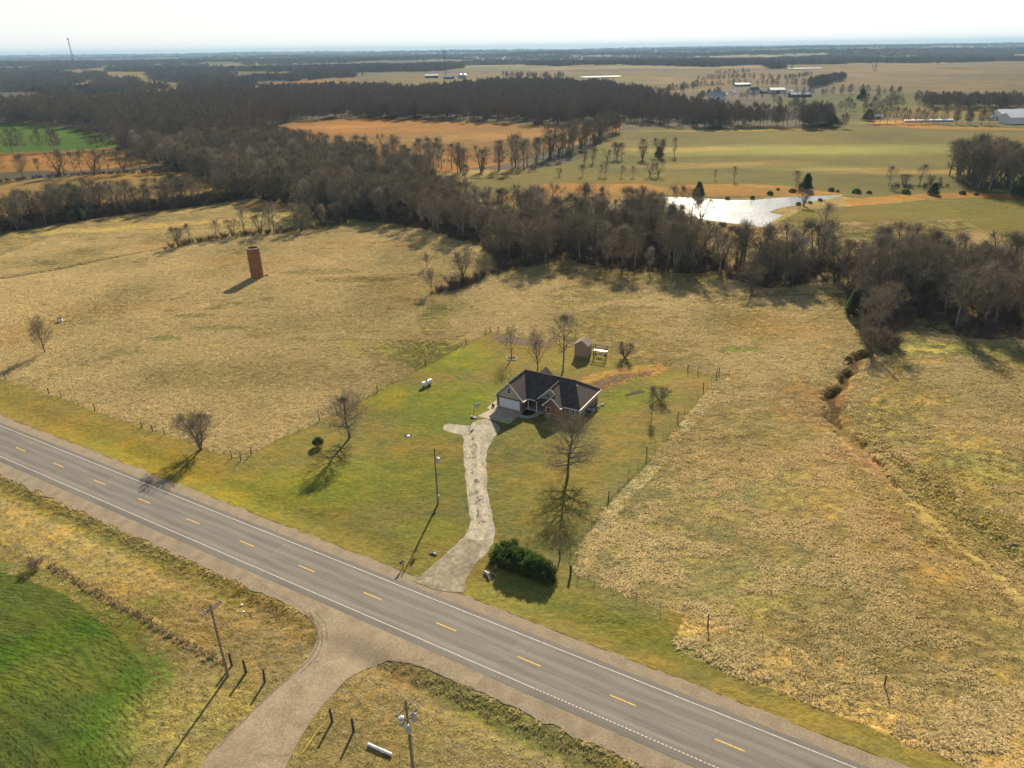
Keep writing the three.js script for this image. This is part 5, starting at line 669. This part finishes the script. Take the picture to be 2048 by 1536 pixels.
function fill(p, area, h0, h1, label, group, kinds = [0, 1, 2, 3, 4, 5]) { const b = bbox(p), n = (b[2] - b[0]) * (b[3] - b[1]) / area; for (let i = 0; i < n; i++) { const x = lerp(b[0], b[2], WR()), z = lerp(b[1], b[3], WR()); if (!inPoly(x, z, p)) continue; stand.push({ x, z, h: lerp(h0, h1, WR()), k: kinds[(WR() * kinds.length) | 0], label, group }); } }
function row(p, gap, width, h0, h1, label, group, kinds = [0, 1, 2, 3, 4, 5]) { const q = poly(p); for (let i = 0; i + 1 < q.length; i++) { const a = q[i], b = q[i + 1], n = Math.max(1, Math.round(Math.hypot(b[0] - a[0], b[1] - a[1]) / gap)); for (let k = 0; k < n; k++) { const t = (k + WR()) / n; stand.push({ x: lerp(a[0], b[0], t) + (WR() - .5) * width, z: lerp(a[1], b[1], t) + (WR() - .5) * width, h: lerp(h0, h1, WR()), k: kinds[(WR() * kinds.length) | 0], label, group }); } } }
const one = (px, py, h, k, label) => { const [x, z] = F(px, py); stand.push({ x, z, h, k, label, single: true }); };
fill(MAINWOOD, 34, 8.5, 18.5, 'bare tree crowded in the creek wood behind the house pasture', 'bare trees of the creek wood');
fill(MIDWOOD, 52, 11, 21, 'bare tree in the dense wood left of the orange field', 'bare trees of the middle wood');
fill(FARWOOD, 80, 13, 22, 'bare tree in the wide dark wood beyond the orange field', 'bare trees of the far dark wood');
fill(STRIP, 28, 10, 17, 'bare tree in the tree strip behind the left pasture', 'bare trees of the left strip');
fill(RTOP, 60, 12, 17, 'bare tree in the dark belt above the right hay field', 'bare trees of the right far belt');
row([1430, 540, 1560, 560, 1650, 552, 1720, 560, 1800, 565, 2080, 585], 4, 16, 11, 17.5, 'bare tree crowded in the creek wood behind the house pasture', 'bare trees of the creek wood');
row([-80, 371, 0, 362, 100, 352, 200, 350, 300, 344, 380, 337, 425, 348], 6, 6, 12, 19, 'bare tree in the open row between the two tan fields at left', 'bare trees of the open left row');
row([-80, 314, 0, 307, 120, 302, 230, 298], 11, 8, 14, 21, 'bare tree in the row in front of the bright green field', 'bare trees before the green field');
row([335, 500, 400, 488, 470, 474], 6, 5, 6, 9, 'small bare tree in the ditch hedge behind the silo', 'bare trees of the ditch hedge');
row([480, 471, 560, 466, 620, 458, 700, 443], 5, 6, 9, 14, 'bare tree in the ditch hedge behind the silo', 'taller bare trees of the ditch hedge');
row([690, 326, 790, 331, 860, 332, 925, 345, 1000, 342, 1060, 330, 1110, 318, 1170, 292, 1210, 272, 1240, 262], 5, 14, 14, 23, 'bare tree in the line along the lower edge of the orange field', 'bare trees below the orange field');
row([1120, 353, 1180, 350, 1260, 352, 1335, 352], 8, 2, 5, 9, 'small bare tree in the neat row above the pond', 'small bare trees in the row above the pond', [2, 2, 4]);
row([1150, 330, 1230, 320, 1290, 318, 1355, 312], 6, 8, 8, 15, 'bare tree in the thin line left of the hay field', 'bare trees of the thin line in the hay field');
row([1800, 247, 1870, 247], 5, 5, 11, 15, 'thin bare tree in front of the wrapped bales', 'thin bare trees before the bales', [3]);
row([1890, 249, 1980, 250], 4, 8, 11, 16, 'thin bare tree in the clump left of the long white sheds', 'thin bare trees left of the white sheds', [3, 3, 1]);
row([1730, 245, 1800, 246], 6, 12, 11, 18, 'bare tree in the dark clump at the end of the orange strip', 'bare trees at the orange strip');
fill(poly([1598, 256, 1640, 258, 1662, 253, 1645, 244, 1603, 247]), 22, 13, 20, 'bare tree in the round dark grove on the field edge', 'bare trees of the round grove');
row([1676, 257, 1708, 258], 6, 4, 10, 14, 'bare tree in the small open clump right of the round grove', 'bare trees of the small open clump');
fill(poly([1618, 178, 1650, 170, 1692, 158, 1682, 155, 1640, 163, 1611, 172]), 60, 12, 17, 'bare tree in the slanting grove behind the far farmstead', 'bare trees of the slanting grove');
for (const p of [[1280, 192, 1340, 184, 1400, 173, 1480, 169, 1600, 172, 1640, 174], [1400, 160, 1480, 156, 1560, 158, 1620, 152], [1430, 150, 1500, 148], [1640, 190, 1720, 188, 1780, 190, 1800, 186], [1700, 208, 1800, 205, 1900, 208], [1560, 212, 1640, 222, 1720, 222, 1800, 214], [1470, 196, 1540, 196], [1580, 194, 1640, 190], [1010, 155, 1130, 157], [1440, 190, 1400, 200]]) row(p, 8, 14, 8, 15, 'bare tree of the hedgerows round the far farmstead', 'bare trees round the far farmstead');
row([1000, 157, 1060, 158, 1130, 157], 7, 25, 12, 17, 'bare tree in the grove right of the hilltop farm', 'bare trees by the hilltop farm');
fill(poly([1884, 352, 1910, 366, 1960, 380, 2000, 384, 2042, 378, 2042, 364, 1990, 354, 1930, 344]), 30, 15, 26, 'bare tree in the big grove of the right hay field', 'bare trees of the hay field grove');
row([1790, 372, 1850, 371, 1892, 372], 5, 5, 4, 7, 'small bare tree in the low hedge of the right hay field', 'small bare trees of the hay field hedge', [4, 4, 1]);
one(1777, 372, 11.5, 2, 'wide bare tree at the left end of the hay field hedge'); one(1839, 370, 12, 0, 'taller bare tree inside the low hay field hedge');
one(1468, 363, 9, 3, 'small bare tree on the slope above the pond'); one(1430, 360, 6, 3, 'thin sapling left of the small tree above the pond'); one(1592, 376, 10, 0, 'bare tree beside the dark evergreen on the pond bank');
one(1556, 434, 10, 2, 'dark bare tree on the spit at the right of the pond'); one(1607, 411, 9, 4, 'leaning bare tree on the right bank of the pond');
one(1383, 440, 15, 2, 'forked bare tree standing before the bright pond'); one(1360, 436, 16, 0, 'taller bare tree before the left end of the pond'); one(1345, 430, 15, 3, 'leftmost slim bare tree before the pond'); one(1402, 445, 11, 4, 'small bare tree right of the forked tree at the pond');
one(1190, 520, 15, 7, 'pale barked tree standing out in the creek wood behind the shed'); one(1504, 586, 9.5, 4, 'brown rounded tree before the edge of the creek wood'); one(1743, 712, 9, 4, 'bushy bare tree at the head of the creek gully'); one(1640, 500, 19, 3, 'high domed bare tree rising from the creek wood right of the pond'); one(1735, 690, 10, 1, 'bare tree leaning over the gully head'); 
one(705, 326, 14, 0, 'bare tree at the left start of the line below the orange field'); one(926, 350, 17, 2, 'broad rounded bare tree in front of the orange field'); one(1225, 268, 18, 0, 'tallest bare tree at the right tip of the orange field');
one(1430, 257, 9, 6, 'yellowish budding bush at the field edge below the dark wood'); one(1486, 257, 9, 6, 'rounded budding bush right of the other budding bush'); one(398, 352, 14, 6, 'yellow green budding tree in the left tree row'); one(930, 362, 10, 6, 'yellow green budding bush below the broad tree'); one(358, 498, 9, 4, 'pale many stemmed tree at the left end of the ditch hedge'); one(548, 466, 14, 2, 'big spreading bare tree in the ditch hedge'); one(1005, 470, 13, 6, 'yellowish budding tree in the creek wood behind the pasture bush');
one(1548, 210, 17, 2, 'lone bare tree in the green field below the far farmstead'); one(1690, 226, 17, 2, 'lone wide bare tree right of the green field'); one(1745, 141, 14, 2, 'lone bare tree in the far stubble field');
{
  const inView = (t) => { const d = V(t.x, t.h / 2 - CAM_H, t.z).applyMatrix4(camR.clone().invert()); return d.z < 0 && Math.abs(d.x / -d.z) < 0.82 && Math.abs(d.y / -d.z) < 0.62; };
  for (const t of stand) { t.y = H(t.x, t.z); t.d = Math.hypot(t.x, CAM_H, t.z); t.a = WR() * 6.283; t.see = inView(t); }
  // nearest first: what shows largest stands as a tree of its own
  const list = stand.filter((t) => t.see && !(inPoly(t.x, t.z, POND))).sort((a, b) => (b.single ? 1e3 : 0) + b.h / b.d - (a.single ? 1e3 : 0) - a.h / a.d), first = new Map();
  list.slice(0, 290).forEach((t) => {
    const P = protos[t.k], p = V(t.x, t.y, t.z); let o;
    if (!first.has(t.k)) { o = tree('bare_tree', t.label, p, P.g, P.b, P.t, t.a); o.scale.setScalar(t.h / 14); first.set(t.k, o); } else o = copy(first.get(t.k), 'bare_tree', p, t.a, t.h / 14, t.label);
    if (t.group) o.userData.group = t.group; else delete o.userData.group;
    if (/creek wood$/.test(t.group ?? '') || /creek wood/.test(t.group ?? '')) { const q = t; const s = roadS(q.x, q.z), bx = q.x, side = bx < -20 ? 'above the pasture ditch' : bx < 5 ? 'behind the yard trees' : bx < 30 ? 'behind the garden shed' : bx < 55 ? 'behind the orange mound' : bx < 80 ? 'below the pond, left' : bx < 105 ? 'below the pond, right' : bx < 130 ? 'beside the gully' : 'right of the gully', deep = edgeDist(q.x, q.z, MAINWOOD) < 5 && q.z > -250 ? 'at the front edge of' : q.d < 230 ? 'in the nearer half of' : 'deep inside'; o.userData.label = `bare tree ${deep} the creek wood ${side}`; o.userData.group = `bare trees ${deep} the creek wood ${side}`; }
  });
  const scatter = (name, label, geo, mat, places) => { if (!places.length) return; const m = new THREE.InstancedMesh(geo, mat, places.length), q = new THREE.Quaternion(), up = V(0, 1, 0), s = V(1, 1, 1), x = new THREE.Matrix4(), c = new THREE.Color(); places.forEach((t, i) => { q.setFromAxisAngle(up, t.a); s.set(t.s, t.sy ?? t.s, t.s); m.setMatrixAt(i, x.compose(V(t.x, t.y, t.z), q, s)); if (t.c) m.setColorAt(i, c.setRGB(...t.c)); }); m.name = numbered(name); m.castShadow = m.receiveShadow = true; scene.add(m); tag(m, label, 'woodland'); m.userData.kind = 'stuff'; return m; };
  const rest = list.slice(290).concat(stand.filter((t) => !t.see && t.d < 330));
  const pick = (t, f) => ({ x: t.x, y: t.y, z: t.z, a: t.a, s: t.h / 14 * f });
  protos.forEach((P, k) => { const near = rest.filter((t) => t.k === k && t.d < 620).map((t) => pick(t, 1)); scatter('bare_woodland', 'mass of bare trees in the creek woods too dense to tell apart', P.g[1], P.t, near); scatter('bare_woodland', 'trunks of the mass of bare trees in the creek woods', P.g[0], P.b, near); });
  // farther off the same trees with fewer, broader branches
  const farProto = [0, 1, 2].map((i) => { const r = rng(300 + i), m = new Mesher(); m.tube([V(0, -.4, 0), V(.1, 5, 0), V(0, 11, .1)], [.22, .16, .05], 3); for (let k = 0; k < 300; k++) { const u = r(), th = r() * 6.3, q = Math.sqrt(r()) * (4.4 + i * .7) * Math.sin(Math.PI * Math.min(1, .18 + u * .8)), y = 3 + u * 9.5, p = V(Math.cos(th) * q * .8, y, Math.sin(th) * q * .8); m.blade(p, V(Math.cos(th) * q * .25, 1.2, Math.sin(th) * q * .25).add(V(r() - .5, r() - .5, r() - .5)).normalize(), 1.8 + 1.8 * r(), .13 + .12 * r(), r); } return m.geo(); });
  const farT = [std(rgb(.185, .152, .115), .95), std(rgb(.205, .165, .12), .95), std(rgb(.16, .138, .11), .95)];
  for (let k = 0; k < 3; k++) scatter('far_woodland', 'wide dark mass of bare woodland beyond the fields', farProto[k], farT[k], rest.filter((t) => t.d >= 620 && t.k % 3 === k).map((t) => pick(t, 1)));
  // woods out to the skyline, thinner drawn the farther they are
  const fields = LAND.slice(1).map((l) => l[4]).map((p) => [p, bbox(p)]), open = (x, z) => fields.some(([p, b]) => x > b[0] && x < b[2] && z > b[1] && z < b[3] && inPoly(x, z, p));
  const clump = [0, 1].map((i) => { const r = rng(330 + i), m = new Mesher(); for (let t = 0; t < 7; t++) { const cx = (r() - .5) * 30, cz = (r() - .5) * 22, hh = .8 + .5 * r(); for (let k = 0; k < 70; k++) { const u = r(), th = r() * 6.3, q = Math.sqrt(r()) * 4.8 * Math.sin(Math.PI * Math.min(1, .2 + u * .78)); m.blade(V(cx + Math.cos(th) * q, .5 + u * 11 * hh, cz + Math.sin(th) * q), V(r() - .5, 1, r() - .5).normalize(), 3, .8, r); } } return m.geo(); });
  const dist = [[], []], FR = rng(77);
  for (let i = 0; i < 60000 && dist[0].length + dist[1].length < 26000; i++) { const u = FR(), d = 1350 * Math.pow(15, Math.pow(u, .8)), az = (FR() - .5) * 1.45, x = Math.sin(az) * d, z = -Math.cos(az) * d; const w = noise(x / 330 + 2, z / 260) + .6 * noise(x / 1100, z / 800 + 6); if (w < (d < 3000 ? .02 : -.2) || open(x, z) || open(x * 1.07, z * 1.07) || open(x * 1.14, z * 1.14) || inPoly(x, z, FARWOOD)) continue; const s = d < 2600 ? 1 : d < 6000 ? 1.25 : 1.7; dist[i & 1].push({ x, y: H(x, z) - .5, z, a: FR() * 6.3, s: s * (.8 + .5 * FR()), sy: (d < 6000 ? 1 : 1.35) * (.8 + .45 * FR()) }); }
  for (const k of [0, 1]) scatter('distant_woodland', 'distant bare woods merging into blue haze at the skyline', clump[k], farT[k + 1], dist[k]);
  // brushwood along the woods' edges and under the trees
  const brush = [0, 1].map((i) => { const r = rng(350 + i), m = new Mesher(); for (let k = 0; k < 150; k++) { const th = r() * 6.3, q = Math.sqrt(r()) * 1.6; m.blade(V(Math.cos(th) * q * .6, r() * 1.1, Math.sin(th) * q * .6), V(Math.cos(th) * .6, .9 + r(), Math.sin(th) * .6).normalize(), .8 + 1.1 * r(), .06, r); } return m.geo(); }), BR = rng(88), bp = [[], []];
  const put = (x, z, s) => bp[(BR() * 2) | 0].push({ x, y: H(x, z), z, a: BR() * 6.3, s });
  for (const [p, n] of [[MAINWOOD, 2600], [STRIP, 700], [MIDWOOD, 1500]]) { const b = bbox(p); for (let i = 0; i < n * 3; i++) { const x = lerp(b[0], b[2], BR()), z = lerp(b[1], b[3], BR()); if (inPoly(x, z, p)) put(x, z, .7 + 1.2 * BR()); } }
  for (const q of [[335, 500, 400, 488, 470, 474, 560, 467, 700, 444], [1790, 374, 1892, 374], [900, 583, 930, 572, 970, 556, 1000, 545], [-60, 370, 100, 353, 300, 346, 400, 345], [1340, 440, 1440, 452, 1500, 470], [860, 588, 905, 580, 960, 560]]) { const p = poly(q); for (let i = 0; i + 1 < p.length; i++) { const n = Math.hypot(p[i + 1][0] - p[i][0], p[i + 1][1] - p[i][1]) / 1.4; for (let k = 0; k < n; k++) put(lerp(p[i][0], p[i + 1][0], k / n) + (BR() - .5) * 3, lerp(p[i][1], p[i + 1][1], k / n) + (BR() - .5) * 3, .5 + .8 * BR()); } }
  for (const k of [0, 1]) scatter('brushwood', 'grey brown brushwood under the woods and along the ditches', brush[k], [bark(.11, .085, .068), bark(.14, .105, .08)][k], bp[k]);

  // ---------------------------------------------------------------- grass tufts of the rough pasture
  const tuft = [[9, 11, .30, .075, .7], [13, 9, .26, .07, .35], [6, 13, .36, .07, .95], [7, 7, .16, .07, .8]].map(([n, nb, L, w, up], i) => { const r = rng(400 + i), m = new Mesher(); for (let t = 0; t < n; t++) { const cx = (r() - .5) * 1.9, cz = (r() - .5) * 1.3, lean = r() * 6.3, sz = .6 + .8 * r(); for (let k = 0; k < nb; k++) { const th = lean + (r() - .5) * 4.6, d = V(Math.cos(th), .1 + r() * up, Math.sin(th)).normalize(); m.blade(V(cx + (r() - .5) * .3 * sz, .02 + .1 * r(), cz + (r() - .5) * .3 * sz), d, L * sz * (.6 + .8 * r()), w * (1 + r()), r); } } for (let k = 0; k < m.n.length; k += 3) { const x = m.n[k] * .45, y = 1, z = m.n[k + 2] * .45, l = Math.hypot(x, y, z); m.n[k] = x / l; m.n[k + 1] = y / l; m.n[k + 2] = z / l; } return m.geo(); });
  const G = rng(5150), spots = [[], [], [], []], far = poly([-100, 470, 0, 455, 300, 420, 640, 430, 860, 450, 1000, 530, 1500, 570, 1700, 600, 2100, 690, 2300, 800, 1900, 1700, -300, 1700, -400, 700]), W4 = camR.clone().invert(), roads = [GRAVEL, DRIVEWAY];
  const greens = BLOBS.filter((b) => { const k = parseInt(b[4].slice(1), 16); return ((k >> 8) & 255) > (k >> 16); }).map((b) => [...F(b[0], b[1]), b[2], b[3]]), scars = BLOBS.filter((b) => ['#6e5238', '#6a4f36', '#6f543a', '#75593c', '#8a6a42'].includes(b[4])).map((b) => [...F(b[0], b[1]), b[2] * .8]); const NT = 260000; const v = V(0, 0, 0);
  for (let i = 0; i < NT * 6 && spots[0].length + spots[1].length + spots[2].length + spots[3].length < NT; i++) {
    const x = lerp(-190, 190, G()), z = lerp(-300, -28, G()); v.set(x, -CAM_H, z).applyMatrix4(W4); if (v.z > 0 || Math.abs(v.x / -v.z) > .8 || Math.abs(v.y / -v.z) > .62) { continue; }
    const o = roadO(x, z); if (o > -6.8 && o < 6.4) continue; if (inPoly(x, z, LAWN) || inPoly(x, z, CROP) || roads.some((p) => inPoly(x, z, p)) || inPoly(x, z, POND)) continue;
    if (inPoly(x, z, MAINWOOD) && G() < .7) continue;
    const n = noise(x * .22, z * .34) * .6 + noise(x * .06 + 4, z * .08) * .5 + noise(x * .7, z * 1.1) * .3, rightP = x > 12 && o > 8, south = o < -7; let keep = rightP ? n > .04 : n > -.6;
    let gully = 1e9; if (x > 40) gully = Math.min(lineDist(x, z, CREEK), 99);
    if (gully < (z < -110 ? 1.9 : .8)) continue; if (gully < 7) keep = keep || G() < .6; if (rightP && x > 90 - 0 && gully > 12 && roadS(x, z) > 90) keep = n > -.3; if (south) keep = G() < .5;
    const bare = x > 40 && scars.some(([bx, bz, rx]) => Math.hypot(x - bx, z - bz) < rx); if (bare && G() < .75) continue; let sparse = false; if (!keep) { if (G() < .55) continue; sparse = true; }
    const lush = greens.some(([bx, bz, rx, rz]) => ((x - bx) / rx) ** 2 + ((z - bz) / rz) ** 2 < .7 + .5 * n); if (lush && G() < .35) continue;
    const lit = .76 + .4 * G() + .12 * n, gn = clamp((south ? .4 : .08) + (lush ? .55 : 0) + (sparse ? .42 : 0) + .5 * noise(x * .05 + 9, z * .06) + (G() - .5) * .7 + (south && o > -11 ? .4 : 0)), or = clamp(noise(x * .03, z * .04 + 7) - .45 + (G() < .02 ? .5 : 0));
    const c = [lerp(.64, .26, gn) + or * .02, lerp(.508, .238, gn) - or * .08, lerp(.25, .075, gn) - or * .1].map((q) => Math.max(.01, q * lit));
    const pick4 = sparse ? 3 : [0, 1, 2, 0][i % 4];
    spots[pick4].push({ x, y: H(x, z) - .03, z, a: (G() - .5) * 1.6 + (G() < .5 ? 0 : 3.14), s: (south ? .42 : rightP ? .62 : .56) * (.65 + .7 * G()) * (z < -190 ? 1.35 : 1), c });
  }
  { const L = poly([100, 1132, 170, 1173, 240, 1212, 305, 1248, 380, 1290, 450, 1330]); for (let i = 0; i + 1 < L.length; i++) { const d = Math.hypot(L[i + 1][0] - L[i][0], L[i + 1][1] - L[i][1]); for (let k = 0; k < d * 3; k++) { const t = G(), x = lerp(L[i][0], L[i + 1][0], t) + (G() - .5) * .7, z = lerp(L[i][1], L[i + 1][1], t) + (G() - .5) * .7, q = .5 + .5 * G(); spots[2].push({ x, y: H(x, z), z, a: G() * 6, s: .5 + .25 * G(), sy: .8 + .5 * G(), c: [.55 * q, .43 * q, .21 * q] }); } } }
  const tm = new THREE.MeshPhysicalMaterial({ color: rgb(1, 1, 1), roughness: 1, transmission: .1, thickness: 0, specularIntensity: .15 });
  for (let k = 0; k < 4; k++) { const m = scatter('pasture_grass', 'dry tan tussock grass covering the rough pastures', tuft[k], tm, spots[k]); m.userData.category = 'grass'; }
  // young cereal in drilled rows
  const sprig = [0, 1].map((i) => { const r = rng(430 + i), m = new Mesher(); for (let k = 0; k < 16; k++) m.blade(V((k - 8) * .05, 0, (r() - .5) * .08), V((r() - .5) * 1.3, .45 + r() * .4, (r() - .5) * 1.3).normalize(), .09 + .08 * r(), .05, r); for (let k = 0; k < m.n.length; k += 3) { const l = Math.hypot(m.n[k] * .6, 1, m.n[k + 2] * .6); m.n[k] *= .6 / l; m.n[k + 1] = 1 / l; m.n[k + 2] *= .6 / l; } return m.geo(); }), rowsAt = [[], []], lanes = TRACKS.slice(0, 6).map((t) => t[3]);
  for (let rad = 4; rad < 110; rad += .62) for (let a = -2.2 + .3 / rad; a < 1.2; a += .4 / rad) { const x = -78 + Math.cos(a) * rad + (G() - .5) * .42, z = -10 + Math.sin(a) * rad + (G() - .5) * .42; v.set(x, -CAM_H, z).applyMatrix4(W4); if (v.z > 0 || Math.abs(v.x / -v.z) > .76 || Math.abs(v.y / -v.z) > .58 || !inPoly(x, z, CROP) || lanes.some((p) => lineDist(x, z, p) < .55) || G() < .12 + .35 * Math.max(0, noise(x * .12, z * .12))) continue; const q = .7 + .45 * G() + .2 * noise(x * .08, z * .1), y = .5 + .5 * noise(x * .06 + 3, z * .05); rowsAt[(G() * 2) | 0].push({ x, y: H(x, z) + .01, z, a: -a - Math.PI / 2, s: .85 + .5 * G(), c: [lerp(.12, .17, y) * q, lerp(.17, .185, y) * q, .042 * q] }); }
  for (let k = 0; k < 2; k++) { const m = scatter('cereal_crop', 'young green cereal growing in drilled rows', sprig[k], tm, rowsAt[k]); m.userData.category = 'crop'; }
  // tall orange grass of the mound behind the house
  const MD = MOUND, mb = bbox(MD), mo = [];
  for (let i = 0; i < 1500; i++) { const x = lerp(mb[0], mb[2], G()), z = lerp(mb[1], mb[3], G()); if (!inPoly(x, z, MD)) continue; const in2 = inPoly(x + G() - .5, z + .6 * (G() - .5), MOUNDCORE); const c = in2 ? [.42, .29, .16] : [.74, .5, .16]; mo.push({ x, y: H(x, z), z, a: G() * 6.3, s: .55 + .3 * G(), sy: .5 + .3 * G(), c: c.map((q) => q * (.7 + .5 * G())) }); }
  const mg = scatter('mound_grass', 'tall orange dry grass on the low mound behind the house', tuft[1], tm, mo); mg.userData.category = 'grass';
}

renderer.render(scene, camera);
